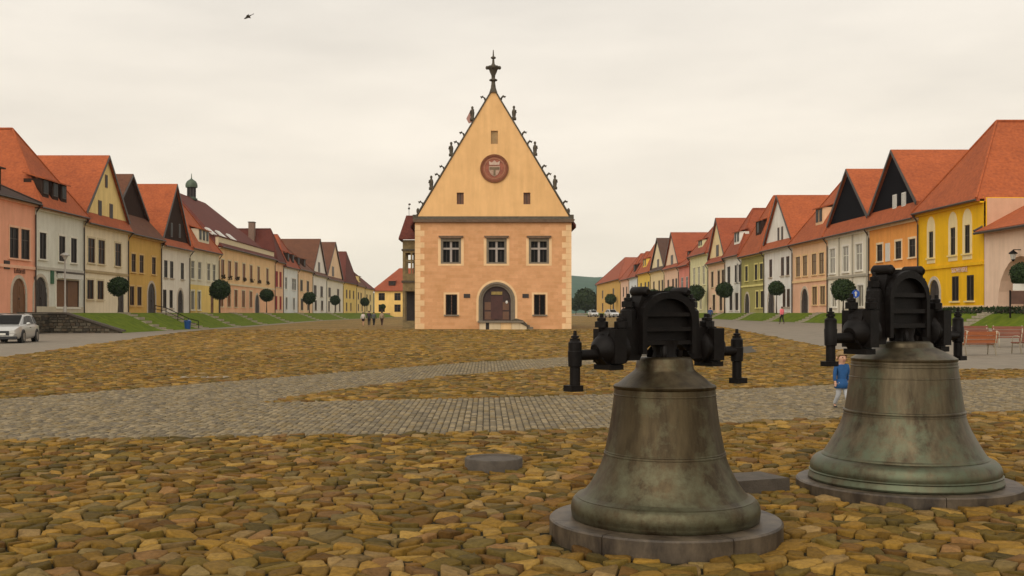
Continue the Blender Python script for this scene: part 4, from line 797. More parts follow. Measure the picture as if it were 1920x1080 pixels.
# stair to the portal: blocks, slab and side steps
st = thing('stone_stair', (dc, TY-1.4, 0), 'stone landing with steps in front of the town hall portal', 'steps')
bx = [899, 911, 917, 938, 958, 972, 986]
for i, (a, b) in enumerate(zip(bx, bx[1:])):
    if i == 1: MB().box(tx(a), tx(b), .3, 2.2, 0, .62, FT).build('gap_shade', darkdoor, st)  # near-black block stands for the shade inside the gap
    else: MB().box(tx(a)+.01, tx(b)-.01, .02, 2.4-.03*(i % 2), -.1, .66, FT).build('block', P((.62, .42, .22)) if i in (3,) else P((.52, .42, .28)), st)
MB().box(tx(896), tx(980), -.1, 2.6, .66, .84, FT).build('slab', gry, st)
for i in range(3): MB().box(tx(980)+i*.32, tx(980)+(i+1)*.32, 0, 2.2, -.1, .62-.2*i, FT).build('step', gry, st)
MB().extr([(tx(955), .85), (tx(966), 1.08), (tx(979), .9), (tx(990), .35), (tx(988), .2), (tx(972), .68)], 2.3, 2.45, FT).build('side_rail', cop, st)
# oriel stair tower on the west side
orl = thing('oriel_tower', (tx(764), 114, 0), 'narrow open oriel stair tower with red roof on the side of town hall', 'tower')
OY = 111.0; ko = FPX/OY
def ox(px): return (px-CX)/ko
def oz(py): return EYE+(HY-py)/ko
om = mat('mossy_oriel_stone', (.20, .15, .07), .9, var=.35, scale=2, bump=.3); xa, xb, y0_, y1_ = ox(755), X0+.05, OY, OY+4.2
for yy in (y0_, y1_-.35):
    mb = MB()
    mb.box(xa, xb, yy, yy+.35, oz(546), oz(513)).box(xa, xb, yy, yy+.35, oz(474), oz(450))
    for a, b in ((755, 760), (770, 773), (780, 783)): mb.box(ox(a), ox(b), yy, yy+.35, oz(513), oz(474))
    mb.box(ox(760), xb, yy+.1, yy+.25, oz(490), oz(487)); mb.build('oriel_wall', om, orl)
MB().box(xa, xa+.3, y0_+.36, y1_-.36, oz(474), oz(450)).box(xa, xa+.3, y0_+.36, y1_-.36, oz(546), oz(513)).build('oriel_side', om, orl)
MB().box(xa, xb, y0_+.36, y1_-.36, oz(546), oz(540)).build('floor', om, orl)
MB().box(xa-.12, xb, y0_-.12, y1_, oz(470), oz(467)).build('moulding', cop, orl); MB().box(xa-.12, xb, y0_-.12, y1_, oz(530), oz(526)).build('moulding', cop, orl)
mb = MB(); mb.slab([(ox(748), OY-.5, oz(447)), (xb, OY-.5, oz(447)), (xb, OY+1.2, oz(402)), (ox(760), OY+1.2, oz(402))], .15).slab([(ox(748), OY-.5, oz(447)), (ox(760), OY+1.2, oz(402)), (ox(760), OY+3.2, oz(402)), (ox(748), OY+4.6, oz(447))], .15); mb.build('roof', DR, orl)
MB().box(xa, ox(760), y0_, y0_+.5, -.2, oz(546)).box(xa, ox(760), y1_-.5, y1_, -.2, oz(546)).build('pier', om, orl)
MB().box(ox(760), xb, y0_+1.6, y0_+1.75, .1, oz(546)).build('arch_shade', darkdoor, orl)  # near-black panel paints the shade of the open arch under the oriel
for i in range(5): MB().box(ox(757), xb, y0_-1.6+i*.32, y0_-1.6+(i+1)*.32, -.2, .16*(i+1)).build('step', om, orl)
MB().tube([(ox(764), OY+2.2, oz(404)), (ox(764), OY+2.2, oz(378))], .025, 5).ball((ox(764), OY+2.2, oz(387)), .12, .12, .12, 8, 6).ball((ox(765), OY+2.2, oz(379)), .14, .1, .1, 8, 6).build('roof_finial', cop, orl)

# ------------------------------------------------------------------ retaining wall with coursed stones
rw = thing('retaining_wall', (-33, 84.2, 0), 'dark stone retaining wall ending the grass bank behind the silver car', 'wall')
wst = attr_mat('dark_wall_stone', .85, .6, 12, .35)
MB().extr([(-38, -.1), (-28.8, -.1), (-28.9, .12), (-33.2, 1.52), (-38, 1.58)], 84.25, 84.6, Fr((0, 0, 0), (1, 0, 0), (0, 1, 0))).build('core', bed_m, rw)
MB().box(-38, -34.55, 60, 84.2, -.1, 1.56).build('core', bed_m, rw)
V, Fs, CC = [], [], []
def wstone(c, a, b, z0, z1, dirn):
    d = random.uniform(.05, .12); k = len(V); e = .02
    ring0 = [(a, z0), (b, z0), (b, z1), (a, z1)]; ring1 = [(a+e, z0+e), (b-e, z0+e), (b-e, z1-e), (a+e, z1-e)]
    for rg_, dd in ((ring0, 0), (ring1, d)):
        for u, z in rg_: V.append((u, 84.26-dd, z) if dirn == 0 else (-34.56+dd, u, z))
    Fs.extend([(k, k+1, k+5, k+4), (k+1, k+2, k+6, k+5), (k+2, k+3, k+7, k+6), (k+3, k, k+4, k+7), (k+4, k+5, k+6, k+7)])
    CC.append(np.repeat([np.array(random.choice([(.085, .07, .05), (.06, .05, .038), (.12, .10, .07), (.10, .075, .05)]))*random.uniform(.8, 1.2)], 8, 0))
for dirn, s0, s1 in ((0, -37.9, -28.9), (1, 60, 84.1)):
    z = -.05
    while z < 1.5:
        hz_ = random.uniform(.16, .28); u = s0
        while u < s1:
            ln = random.uniform(.25, .6); top = 1.55 if dirn or u+ln < -33.2 else 1.52-(u+ln+33.2)*.327
            if z+hz_ <= top+.03: wstone(0, u+.01, u+ln-.01, z+.01, z+hz_-.01, dirn)
            u += ln
        z += hz_
me = stone_mesh('stones', V, Fs, np.concatenate(CC), wst); me.polygons.foreach_set('use_smooth', [False]*len(me.polygons))
o = bpy.data.objects.new('stones', me); COL.objects.link(o); o.parent = rw; o.location = (33, -84.2, 0); o['kind'] = 'stuff'
MB().extr([(-38, 1.56), (-33.2, 1.53), (-28.85, .13), (-28.6, .13), (-28.6, .24), (-33.15, 1.66), (-38, 1.69)], 84.1, 84.65, Fr((0, 0, 0), (1, 0, 0), (0, 1, 0))).build('coping', grey_stone, rw)

# ------------------------------------------------------------------ bells
def bronze(name, ca, cb, cc, seed):
    m, t, p = M_new(name); p.inputs['Metallic'].default_value = .8; p.inputs['Roughness'].default_value = .46; p.inputs['Specular IOR Level'].default_value = .5
    ge = t.nodes.new('ShaderNodeNewGeometry'); q = t.nodes.new('ShaderNodeMapping'); q.inputs['Scale'].default_value = (7, 7, .9); q.inputs['Location'].default_value = (seed, seed, 0)
    t.links.new(ge.outputs['Position'], q.inputs[0])
    n1 = t.nodes.new('ShaderNodeTexNoise'); n1.inputs['Scale'].default_value = 1; n1.inputs['Detail'].default_value = 8; n1.inputs['Roughness'].default_value = .68; t.links.new(q.outputs[0], n1.inputs[0])
    n2 = t.nodes.new('ShaderNodeTexNoise'); n2.inputs['Scale'].default_value = 5.5; n2.inputs['Detail'].default_value = 9; n2.inputs['Roughness'].default_value = .72; t.links.new(ge.outputs['Position'], n2.inputs[0])
    n3 = t.nodes.new('ShaderNodeTexNoise'); n3.inputs['Scale'].default_value = 70; n3.inputs['Detail'].default_value = 4; t.links.new(ge.outputs['Position'], n3.inputs[0])
    r = t.nodes.new('ShaderNodeValToRGB'); r.color_ramp.elements[0].position = .34; r.color_ramp.elements[0].color = (*ca, 1); r.color_ramp.elements[1].position = .66; r.color_ramp.elements[1].color = (*cb, 1)
    t.links.new(n1.outputs[0], r.inputs[0])
    rr = t.nodes.new('ShaderNodeMapRange'); rr.inputs[1].default_value = .46; rr.inputs[2].default_value = .68; sz_ = t.nodes.new('ShaderNodeSeparateXYZ'); t.links.new(ge.outputs['Position'], sz_.inputs[0])
    pa = t.nodes.new('ShaderNodeMapRange'); pa.inputs[1].default_value = .25; pa.inputs[2].default_value = .75; pa.inputs[3].default_value = .10; pa.inputs[4].default_value = -.05; t.links.new(sz_.outputs['Z'], pa.inputs[0])
    pb = t.nodes.new('ShaderNodeMath'); t.links.new(n2.outputs[0], pb.inputs[0]); t.links.new(pa.outputs[0], pb.inputs[1]); t.links.new(pb.outputs[0], rr.inputs[0])
    x = t.nodes.new('ShaderNodeMix'); x.data_type = 'RGBA'; x.inputs['B'].default_value = (*cc, 1); t.links.new(rr.outputs[0], x.inputs[0]); t.links.new(r.outputs[0], x.inputs['A']); t.links.new(x.outputs['Result'], p.inputs['Base Color'])
    ro_ = t.nodes.new('ShaderNodeMapRange'); ro_.inputs[3].default_value = .36; ro_.inputs[4].default_value = .58; t.links.new(n2.outputs[0], ro_.inputs[0]); t.links.new(ro_.outputs[0], p.inputs['Roughness'])
    b = t.nodes.new('ShaderNodeBump'); b.inputs['Strength'].default_value = .07; b.inputs['Distance'].default_value = .01; t.links.new(n3.outputs[0], b.inputs['Height']); t.links.new(b.outputs[0], p.inputs['Normal'])
    return m
def spline(pts, n=5):
    out = []
    for i in range(len(pts)-1):
        p0, p1, p2, p3 = [np.array(pts[max(0, min(len(pts)-1, k))]) for k in (i-1, i, i+1, i+2)]
        for k in range(n):
            t_ = k/n; out.append(tuple(.5*(2*p1+(p2-p0)*t_+(2*p0-5*p1+4*p2-p3)*t_**2+(3*p1-p0-3*p2+p3)*t_**3)))
    return out+[tuple(pts[-1])]
def banded(prof, bands):
    """add raised ring mouldings (z centre, half height, proud) to a smooth profile"""
    out = []
    for r, z in prof: out.append((r, z))
    zs_ = np.array([q[1] for q in prof]); rs_ = np.array([q[0] for q in prof]); od = np.argsort(zs_)
    ex = []
    for zc, hh, pr in bands:
        for dz_, f_ in ((-1.4, 0), (-1, 1), (0, 1.25), (1, 1), (1.4, 0)):
            z = zc+dz_*hh; ex.append((float(np.interp(z, zs_[od], rs_[od]))+pr*f_, z))
    keep = [q for q in out if all(abs(q[1]-zc) > hh*1.45 for zc, hh, pr in bands)]
    return sorted(keep+ex, key=lambda q: q[1])
def plinth(name, label, c, r, hgt, joints):
    pl = thing(name, (c[0], c[1], 0), label, 'plinth', None); js = sorted(R(a) for a in joints)
    for a, b in zip(js, js[1:]+[js[0]+6.2831853]):
        prof = [(.35, -.05), (r, -.05), (r, hgt-.012), (r-.012, hgt), (.35, hgt)]; ga = .0035
        mb = MB().lathe(prof, c, max(8, int((b-a)*14)), a+ga, b-ga); k = len(prof); m_ = len(mb.v)//k
        mb.f.append(tuple(i*m_ for i in range(k))); mb.f.append(tuple(i*m_+m_-1 for i in range(k-1, -1, -1)))
        mb.build('kerbstone', kerb_m, pl, smooth=35)
    MB().lathe([(0, -.05), (.36, -.05), (.36, hgt-.004), (0, hgt-.004)], c, 24).build('core', bed_m, pl)
    return pl
km, t, p = M_new('streaked_kerb_stone'); p.inputs['Roughness'].default_value = .5; p.inputs['Specular IOR Level'].default_value = .5
ge = t.nodes.new('ShaderNodeNewGeometry'); q = t.nodes.new('ShaderNodeMapping'); q.inputs['Scale'].default_value = (6, 6, 2.2); t.links.new(ge.outputs['Position'], q.inputs[0])
n1 = t.nodes.new('ShaderNodeTexNoise'); n1.inputs['Scale'].default_value = .8; n1.inputs['Detail'].default_value = 6; n1.inputs['Roughness'].default_value = .7; t.links.new(q.outputs[0], n1.inputs[0])
n2 = t.nodes.new('ShaderNodeTexNoise'); n2.inputs['Scale'].default_value = 45; n2.inputs['Detail'].default_value = 6; t.links.new(ge.outputs['Position'], n2.inputs[0])
r_ = t.nodes.new('ShaderNodeValToRGB'); r_.color_ramp.elements[0].position = .36; r_.color_ramp.elements[0].color = (.024, .015, .008, 1); r_.color_ramp.elements[1].position = .62; r_.color_ramp.elements[1].color = (.10, .073, .045, 1); t.links.new(n1.outputs[0], r_.inputs[0])
mr_ = t.nodes.new('ShaderNodeMapRange'); mr_.inputs[3].default_value = .75; mr_.inputs[4].default_value = 1.25; t.links.new(n2.outputs[0], mr_.inputs[0])
vm = t.nodes.new('ShaderNodeVectorMath'); vm.operation = 'SCALE'; t.links.new(r_.outputs[0], vm.inputs[0]); t.links.new(mr_.outputs[0], vm.inputs[3]); t.links.new(vm.outputs[0], p.inputs['Base Color'])
kerb_m = km
def bell(label, c, base, prof, neck, bm_, th_, su, sz, post, ul):
    b = thing('bronze_bell', (c[0], c[1], base), label, 'bell')
    MB().lathe(prof, (c[0], c[1], 0), 96).build('bell_body', bm_, b, smooth=50)
    F = Fr((c[0]-(.03 if su < 1.1 else .05), c[1], neck), (math.cos(th_), math.sin(th_), 0), (-math.sin(th_), math.cos(th_), 0))
    cw = MB().lathe([(.0, -.02), (.10, -.02), (.085, .05), (.10, .12), (0, .12)], (c[0], c[1], neck), 16).build('crown', iron, b, smooth=40)
    for k in range(4):                             # cast loops the yoke straps pass through
        a = k*1.571+th_+.785; d = Vector((math.cos(a), math.sin(a), 0)); q0 = Vector((c[0], c[1], neck))
        MB().tube([q0+d*.10+Vector((0, 0, -.03)), q0+d*.105+Vector((0, 0, .04)), q0+d*.07+Vector((0, 0, .095)), q0+d*.02+Vector((0, 0, .11))], .024, 8).build('crown_loop', iron, cw, smooth=True)
    half_ = [(0, .475), (.15, .47), (.215, .435), (.245, .36), (.255, .28), (.275, .24), (.32, .215), (.48, .215), (.50, .18), (.55, .08), (.56, .0), (.52, -.04), (.40, -.04), (.385, -.015), (.235, -.015), (.205, .04), (.14, .085), (0, .092)]
    pr_ = [(u*su, z*sz) for u, z in half_]+[(-u*su, z*sz) for u, z in half_[-2:0:-1]]
    y = MB().extr(pr_, -.055*su, .055*su, F).build('yoke', iron, b)
    mb = MB()                                      # arched cheek frames on both faces
    for n0, n1 in ((-.10, -.056), (.056, .10)):
        arc = [(-.245, .03), (-.245, .3)]+[(-.243*math.cos(math.pi*i/10), .3+.165*math.sin(math.pi*i/10)) for i in range(0, 11)]+[(.245, .3), (.245, .03)]
        for (u0, z0), (u1, z1) in zip(arc, arc[1:]):
            k0, k1 = (.84, .84); q_ = [(u0*su, z0*sz), (u1*su, z1*sz), (u1*k1*su, (z1*.9)*sz), (u0*k0*su, (z0*.9)*sz)]
            mb.extr(q_, n0*su, n1*su, F)
    mb.build('arch_frame', iron, y)
    for z in (.105, .20, .305):
        for s in (-1, 1): MB().box(-.2*su, .2*su, min(s*.056, s*.092)*su, max(s*.056, s*.092)*su, (z-.014)*sz, (z+.014)*sz, F).build('rib', iron, y)
    for s in (-1, 1):
        MB().tube([F(s*.185*su, -.085*su, .462*sz), F(s*.185*su, -.065*su, .466*sz), F(s*.185*su, .065*su, .466*sz), F(s*.185*su, .085*su, .462*sz)], [.02*sz, .036*sz, .036*sz, .02*sz], 12).build('horn', iron, y, smooth=40)
        MB().tube([F(s*.335*su, 0, .07*sz), F(s*.36*su, 0, .07*sz), F(s*.50*su, 0, .06*sz), F(s*.545*su, 0, .055*sz), F(s*.575*su, 0, .05*sz)], [.07*su, .112*su, .112*su, .085*su, .05*su], 16).build('bearing', iron, y, smooth=35)
        for s2 in (-1, 1): MB().box(min(s*.40, s*.50)*su, max(s*.40, s*.50)*su, min(s2*.05, s2*.115)*su, max(s2*.05, s2*.115)*su, -.03*sz, .205*sz, F).build('bearing_cap', iron, y)
        MB().box(s*.46*su-.055*su, s*.46*su+.055*su, -.09*su, .09*su, -.075*sz, -.04*sz, F).build('cap_plate', iron, y)
        for uu, zt, nn in ((.29, .43, 0), (.40, .29, -.055), (.48, .29, .05)):
            zb_ = .20 if uu > .3 else .22; q0 = F(s*uu*su, nn*su, 0); zz = lambda v: v*sz
            bo = MB().lathe([(.022*su, zz(zb_)), (.022*su, zz(zt-.03)), (.03*su, zz(zt-.028)), (.03*su, zz(zt-.01)), (.015*su, zz(zt-.005)), (.013*su, zz(zt+.02)), (0, zz(zt+.022))], q0, 10).build('bolt', iron, y, smooth=35)
            MB().lathe([(0, zz(zt-.075)), (.045*su, zz(zt-.075)), (.045*su, zz(zt-.035)), (.03*su, zz(zt-.03)), (0, zz(zt-.03))], q0, 6).build('nut', iron, bo)
            if uu < .3: MB().lathe([(0, zz(.2)), (.06*su, zz(.2)), (.055*su, zz(.33)), (.035*su, zz(.35)), (0, zz(.35))], q0, 10).build('stud', iron, bo, smooth=35)
        ar = MB().tube([F(s*.5*su, 0, .03*sz), F(s*ul, 0, .03*sz)], .036*su, 12).build('axle', iron, y, smooth=40)
        zt, zs_, zb_, zf_ = post; q0 = F(s*ul, 0, 0); rr_ = .045*(su*.5+.5)
        po = MB().lathe([(0, zb_), (rr_*.78, zb_), (rr_*.78, zs_-.165*sz), (rr_, zs_-.16*sz), (rr_*1.08, zs_-.06*sz), (rr_, zs_-.055*sz), (rr_, zs_), (rr_*.55, zs_+.02), (rr_*.4, zs_+.03), (rr_*.36, zt-.05), (rr_*.6, zt-.048), (rr_*.6, zt-.035), (rr_*.28, zt-.03), (rr_*.25, zt), (0, zt)], q0, 14).build('end_post', iron, b, smooth=35)
        MB().extr([(s*ul-rr_*(.8 if s > 0 else 1.4), zb_-.03), (s*ul+rr_*(1.4 if s > 0 else .8), zb_-.03), (s*ul+rr_*(1.4 if s > 0 else .8), zb_+.012), (s*ul-rr_*(.8 if s > 0 else 1.4), zb_+.012)], -rr_, rr_, F).build('foot', iron, po)
        MB().lathe([(0, zt-.075), (rr_*.75, zt-.075), (rr_*.75, zt-.052), (0, zt-.052)], q0, 6).build('nut', iron, po)
    return b
b1c, b2c, p2c = (1.274, 7.63), (3.755, 9.6), (3.78, 9.6)
plinth('round_plinth', 'streaked dark round stone plinth under the smaller brown bell', (*b1c, 0), .822, .142, (118, 190, 231, 293, 12, 62))
plinth('round_plinth', 'wide grey round stone plinth under the larger green streaked bell', (*p2c, 0), .957, .10, (100, 170, 267, 330, 35))
prof1 = [(.655, .142), (.662, .152), (.664, .17)] + spline([(.664, .172), (.668, .205), (.664, .24), (.650, .272), (.625, .293), (.603, .299)], 4) + spline([(.596, .302), (.56, .338), (.525, .385), (.472, .48), (.434, .575), (.413, .67), (.388, .80), (.374, .90), (.362, 1.0), (.357, 1.06)], 6) + [(.362, 1.064), (.364, 1.082), (.352, 1.092), (.335, 1.096), (.27, 1.15), (.222, 1.185), (.208, 1.20), (.204, 1.22), (.196, 1.27), (.18, 1.285), (0, 1.29)]
prof1 = banded(prof1, [(.302, .008, .006), (.60, .006, .004), (.615, .004, .003), (1.02, .004, .003)])
prof2 = [(.80, .10), (.822, .105), (.828, .12)] + spline([(.828, .122), (.81, .165), (.81, .18)], 4) + spline([(.806, .182), (.808, .215), (.80, .25), (.78, .283), (.745, .308), (.708, .318)], 4) + spline([(.698, .325), (.648, .405), (.60, .49), (.56, .565), (.53, .64), (.51, .715), (.488, .85), (.468, 1.0), (.452, 1.12), (.447, 1.17)], 6) + [(.452, 1.175), (.452, 1.195), (.436, 1.205), (.40, 1.225), (.33, 1.262), (.27, 1.29), (.25, 1.30), (.244, 1.325), (.22, 1.345), (0, 1.35)]
prof2 = banded(prof2, [(.178, .007, .008), (.33, .008, .006), (.725, .009, .010), (.70, .004, .004), (1.13, .005, .006), (1.155, .004, .004), (1.03, .004, .004)])
br1 = bronze('brown_green_bronze', (.030, .020, .010), (.095, .070, .036), (.112, .106, .062), 1.3); br2 = bronze('verdigris_bronze', (.044, .032, .018), (.142, .112, .066), (.108, .122, .076), 4.1)
bell('smaller weathered brown bronze bell on streaked plinth, iron yoke on top', b1c, .142, prof1, 1.285, br1, R(32.6), 1.03, 1.0, (.195, .115, -.185, 0), .765)
bell('larger verdigris streaked bronze bell with raised rings, child peeking from behind', b2c, .10, prof2, 1.345, br2, R(36), 1.25, 1.36, (.30, .20, -.165, 0), .98)
# raised inscription band on the larger bell
# low stones on the cobbles
a = gp(926, 889); st_ = thing('stone_disc', (a[0], a[1]+.29, 0), 'low round dark stone disc with a sunken top on the open cobbles', 'stone')
MB().lathe([(.0, -.03), (.293, -.03), (.296, .115), (.288, .128), (.25, .129), (.238, .115), (0, .112)], (a[0], a[1]+.29, 0), 40).build('disc', grey_stone, st_, smooth=35)
a = gp(1482, 925); F = Fr((a[0], a[1], 0), (math.cos(R(-147)), math.sin(R(-147)), 0), (math.sin(R(-147))*-1, math.cos(R(-147)), 0))
F = Fr((a[0], a[1]+.02, 0), (-math.cos(R(22)), -math.sin(R(22)), 0), (-math.sin(R(22)), math.cos(R(22)), 0))
sb = thing('stone_block', (a[0], a[1], 0), 'low rectangular grey stone block lying between the two bells', 'stone')
MB().extr([(0, -.03), (.95, -.03), (.95, .126), (.94, .136), (.01, .136), (0, .126)], 0, .42, F).build('block', grey_stone, sb)

# ------------------------------------------------------------------ trees
leaf_m = mat('clipped_leaves', (.036, .062, .016), .75, var=.5, scale=5, c2=(.013, .026, .008), spec=.25)
leaf_far = mat('far_leaves', (.045, .06, .02), .8, var=.5, scale=1.2, c2=(.016, .03, .014), spec=.2)
bark_m = mat('bark', (.09, .07, .05), .9, var=.3, scale=8, bump=.4)
def leaf_cloud(n, rad, size, lumps, seed, squash=1.0):
    r_ = np.random.default_rng(seed); d = r_.normal(size=(n, 3)); d /= np.linalg.norm(d, axis=1, keepdims=True)
    L_ = r_.normal(size=(lumps, 3)); L_ /= np.linalg.norm(L_, axis=1, keepdims=True); bump_ = np.max(d@L_.T, axis=1)
    rr_ = rad*(.78+.22*bump_)*np.power(r_.uniform(.25, 1, n), .33)*r_.uniform(.94, 1.06, n); c = d*rr_[:, None]; c[:, 2] *= squash
    a = r_.normal(size=(n, 3)); a /= np.linalg.norm(a, axis=1, keepdims=True); b = np.cross(a, d+.4*r_.normal(size=(n, 3))); b /= np.linalg.norm(b, axis=1, keepdims=True)+1e-9
    s = (size*r_.uniform(.6, 1.3, n))[:, None]; V_ = np.stack([c+a*s, c+b*s*.55, c-a*s, c-b*s*.55], 1).reshape(-1, 3)
    mb = MB(); mb.v = [tuple(x) for x in V_.tolist()]; mb.f = [(4*i, 4*i+1, 4*i+2, 4*i+3) for i in range(n)]; return mb
def make_tree(label, seed, cz=3.0, rad=1.0, n=3400, leaf=.085, lm=None, squash=.93, name='clipped_tree', group=None):
    t_ = thing(name, (0, 0, 0), label, 'tree', group)
    mb = MB().tube([(0, 0, -.1), (.02, .01, cz*.35), (-.015, .02, cz*.7), (0, 0, cz)], [.075*rad+.02, .06*rad, .05*rad, .03*rad], 8)
    rn = random.Random(seed)
    for k in range(7):
        a = k*.9+rn.random(); e_ = rn.uniform(.1, .9)
        mb.tube([(0, 0, cz-rad*.7), (math.cos(a)*rad*.35, math.sin(a)*rad*.35, cz-rad*.3), (math.cos(a)*rad*.7, math.sin(a)*rad*.7, cz+rad*.6*(e_-.4))], [.04*rad, .028*rad, .01], 5)
    mb.build('trunk', bark_m, t_, smooth=True)
    lc = leaf_cloud(n, rad, leaf*rad, 14, seed, squash); lc.v = [(x, y, z+cz) for x, y, z in lc.v]; lc.build('crown', lm or leaf_m, t_, fix=False); return t_
def place(t_, loc, s=1, rz=0): t_.location = loc; t_.scale = (s, s, s); t_.rotation_euler = (0, 0, rz)
TG = 'clipped round trees along the terraces'
for i, (side, px, dpx, cy) in enumerate([(-1, 222, 40, 537), (-1, 412, 41, 543), (-1, 500, 27, 554), (-1, 580, 25, 559), (-1, 628, 20, 563), (-1, 684, 18, 566), (-1, 718, 11, 575), (1, 1456, 31, 541), (1, 1358, 33, 544), (1, 1305, 34, 549), (1, 1257, 27, 549), (1, 1226, 22, 552), (1, 1145, 22, 561), (1, 1581, 46, 543), (1, 1921, 52, 514)]):
    Xp = -33.9 if side < 0 else 33.2
    if px in (718,): Xp = -24
    Y_ = Xp*FPX/(px-CX); zb = TER if px not in (718,) else .3; rad = dpx/2*Y_/FPX; cz = EYE+(HY-cy)*Y_/FPX-zb
    where = {222: 'in front of the cream house with yellow gable', 412: 'in front of the yellow and cream two-tone house', 500: 'by the arched door of the lantern hall', 580: 'in front of the apricot house', 628: 'in front of the cream gabled house', 684: 'in front of the last yellow houses', 718: 'beside the walking group at the far end of the square',
             1456: 'before the white house with the tall white gable', 1358: 'before the pale peach house with creamy gable', 1305: 'before the pale green stuccoed house', 1257: 'before the pink gabled house', 1226: 'before the golden yellow house', 1145: 'before the ochre corner house', 1581: 'before the off-white pilastered house', 1921: 'before the arch of the gate house'}[px]
    t_ = make_tree('ball-clipped dark green tree '+where, 20+i, cz, rad, 3600 if dpx > 25 else 1800, .10 if dpx > 25 else .14, group=TG); place(t_, (Xp, Y_, zb), 1, i*1.3)
ft = [(1098, 365, 562, 22, 'large dark tree beyond the far corner of the square'), (1080, 400, 570, 13, 'small dark tree between the town hall and large far tree'), (1122, 372, 571, 13, 'bushy tree right beside the far ochre corner house'), (1140, 420, 560, 20, 'tree crown rising behind the ochre corner house')]
for i, (px, Y_, cy, rp, lb) in enumerate(ft):
    rad = rp*Y_/FPX; cz = EYE+(HY-cy)*Y_/FPX-.3; t_ = make_tree(lb, 60+i, max(cz, rad*.8), rad, 2600, .13, leaf_far, 1.0, 'broadleaf_tree'); place(t_, ((px-CX)/FPX*Y_, Y_, .3), 1, i)
# wooded hills far behind
hm = mat('far_wooded_hill', (.045, .105, .055), .95, var=.5, scale=.02, c2=(.022, .055, .035), spec=.1)
def hill(X, Y): return -2+(18+66*np.exp(-((X-190)/420.)**2)+3*np.sin(X*.021)+2.2*np.sin(X*.063+Y*.01)+1.2*np.sin(X*.17))*smooth01(1300, 2300, Y)
sheet('hills', hm, np.linspace(-3000, 3000, 120), np.linspace(1250, 3300, 40), hill)

# ------------------------------------------------------------------ hedge, handrail, bin, signs, lamp
lc = leaf_cloud(2600, 1, .07, 10, 91); rg_ = np.random.default_rng(5)
hd = thing('hedge', (33.4, 72, TER), 'low dark hedge along the foot of bright yellow house', 'hedge')
mb = MB()
for i in range(0, len(lc.v), 4):
    cx_ = np.array([rg_.uniform(33.2, 33.9), rg_.uniform(62, 84), TER-.15+rg_.uniform(0, .55)]); c0 = np.mean(lc.v[i:i+4], 0)
    q_ = [tuple((np.array(v)-c0)*1.7+cx_) for v in lc.v[i:i+4]]; mb.poly(q_)
mb.build('foliage', leaf_m, hd, fix=False); MB().tube([(33.5, 62, TER+.1), (33.5, 84, TER+.1)], .12, 6).build('stems', bark_m, hd)
hr = thing('handrail', (-31.3, 108.2, .8), 'dark iron handrail running down the bank steps to a blue bin', 'handrail')
pts = [(x, 108.2, float(bankL(x, 108))+.75) for x in (-33.6, -32.5, -31.3, -30.2, -29.2)]; MB().tube(pts, .045, 6).build('rail', iron, hr); MB().tube([(a_, b_, c_-.35) for a_, b_, c_ in pts], .03, 6).build('rail', iron, hr)
for a_, b_, c_ in pts: MB().tube([(a_, b_, c_-.8), (a_, b_, c_)], .035, 6).build('post', iron, hr)
bi = thing('blue_bin', (-29.3, 104.6, 0), 'small blue bin standing at the foot of bank steps', 'bin')
z0 = float(g(-29.3, 104.6)); blue = mat('blue_plastic', (.02, .08, .28), .45, var=.1)
MB().lathe([(0, 0), (.26, 0), (.34, .75), (.36, .78)], (-29.3, 104.6, z0), 14).build('tub', blue, bi, smooth=40); MB().lathe([(.37, .78), (.37, .83), (.2, .92), (0, .95)], (-29.3, 104.6, z0), 14).build('lid', blue, bi, smooth=40); MB().box(-29.42, -29.18, 104.2, 104.25, z0+.86, z0+.92).build('handle', iron, bi)
X_, Y_ = 33.4, 33.4*FPX/(1604-CX); zc = EYE+(HY-551)*Y_/FPX
sg = thing('road_sign', (X_, Y_, TER), 'round blue road sign on a grey pole in front of pilastered house', 'sign')
MB().tube([(X_, Y_, TER-.1), (X_, Y_, zc+.3)], .04, 8).build('pole', pipe_m, sg); FS = Fr((X_, Y_-.06, zc), (1, 0, 0), (0, -1, 0))
MB().extr([(.36*math.cos(i*.2618), .36*math.sin(i*.2618)) for i in range(24)], 0, .03, FS).build('disc', mat('sign_blue', (.015, .09, .45), .35, var=0), sg)
MB().extr([(-.06, -.22), (.06, -.22), (.06, .05), (.16, .05), (0, .25), (-.16, .05), (-.06, .05)], .03, .036, FS).build('arrow', white_w, sg)
X_, Y_ = -34.6, -34.6*FPX/(122-CX); lp = thing('street_lamp', (X_, Y_, TER), 'slim pale street lamp standing before the grey shop house', 'street lamp')
post_m = mat('pale_lamp_paint', (.36, .34, .30), .5, .2, var=.1); zt = EYE+(HY-487)*Y_/FPX
MB().lathe([(0, 0), (.14, 0), (.13, .5), (.08, .6), (.06, zt-TER), (0, zt-TER)], (X_, Y_, TER), 10).build('pole', post_m, lp, smooth=35)
MB().lathe([(0, 0), (.1, .02), (.26, .35), (.24, .36)], (X_, Y_, zt), 10).build('lamp_glass', glass_lit, lp); MB().lathe([(.40, .34), (.38, .4), (.12, .58), (0, .6)], (X_, Y_, zt), 12).build('lamp_hood', post_m, lp, smooth=35)
X_, Y_ = 32.6, 32.6*FPX/(1908-CX); nb = thing('notice_board', (X_, Y_, TER), 'brown notice board on two posts before the gate arch', 'notice board')
MB().box(X_-.45, X_+.75, Y_, Y_+.06, TER+.55, TER+1.35).build('board', mat('board_brown', (.10, .05, .035), .6, var=.2), nb)
for dx_ in (-.45, .75): MB().box(X_+dx_-.04, X_+dx_+.04, Y_-.03, Y_+.05, TER-.3, TER+1.4).build('post', iron, nb)
MB().box(X_-.3, X_+.6, Y_-.03, Y_-.005, TER+1.38, TER+1.8).build('paper_header', white_w, nb)

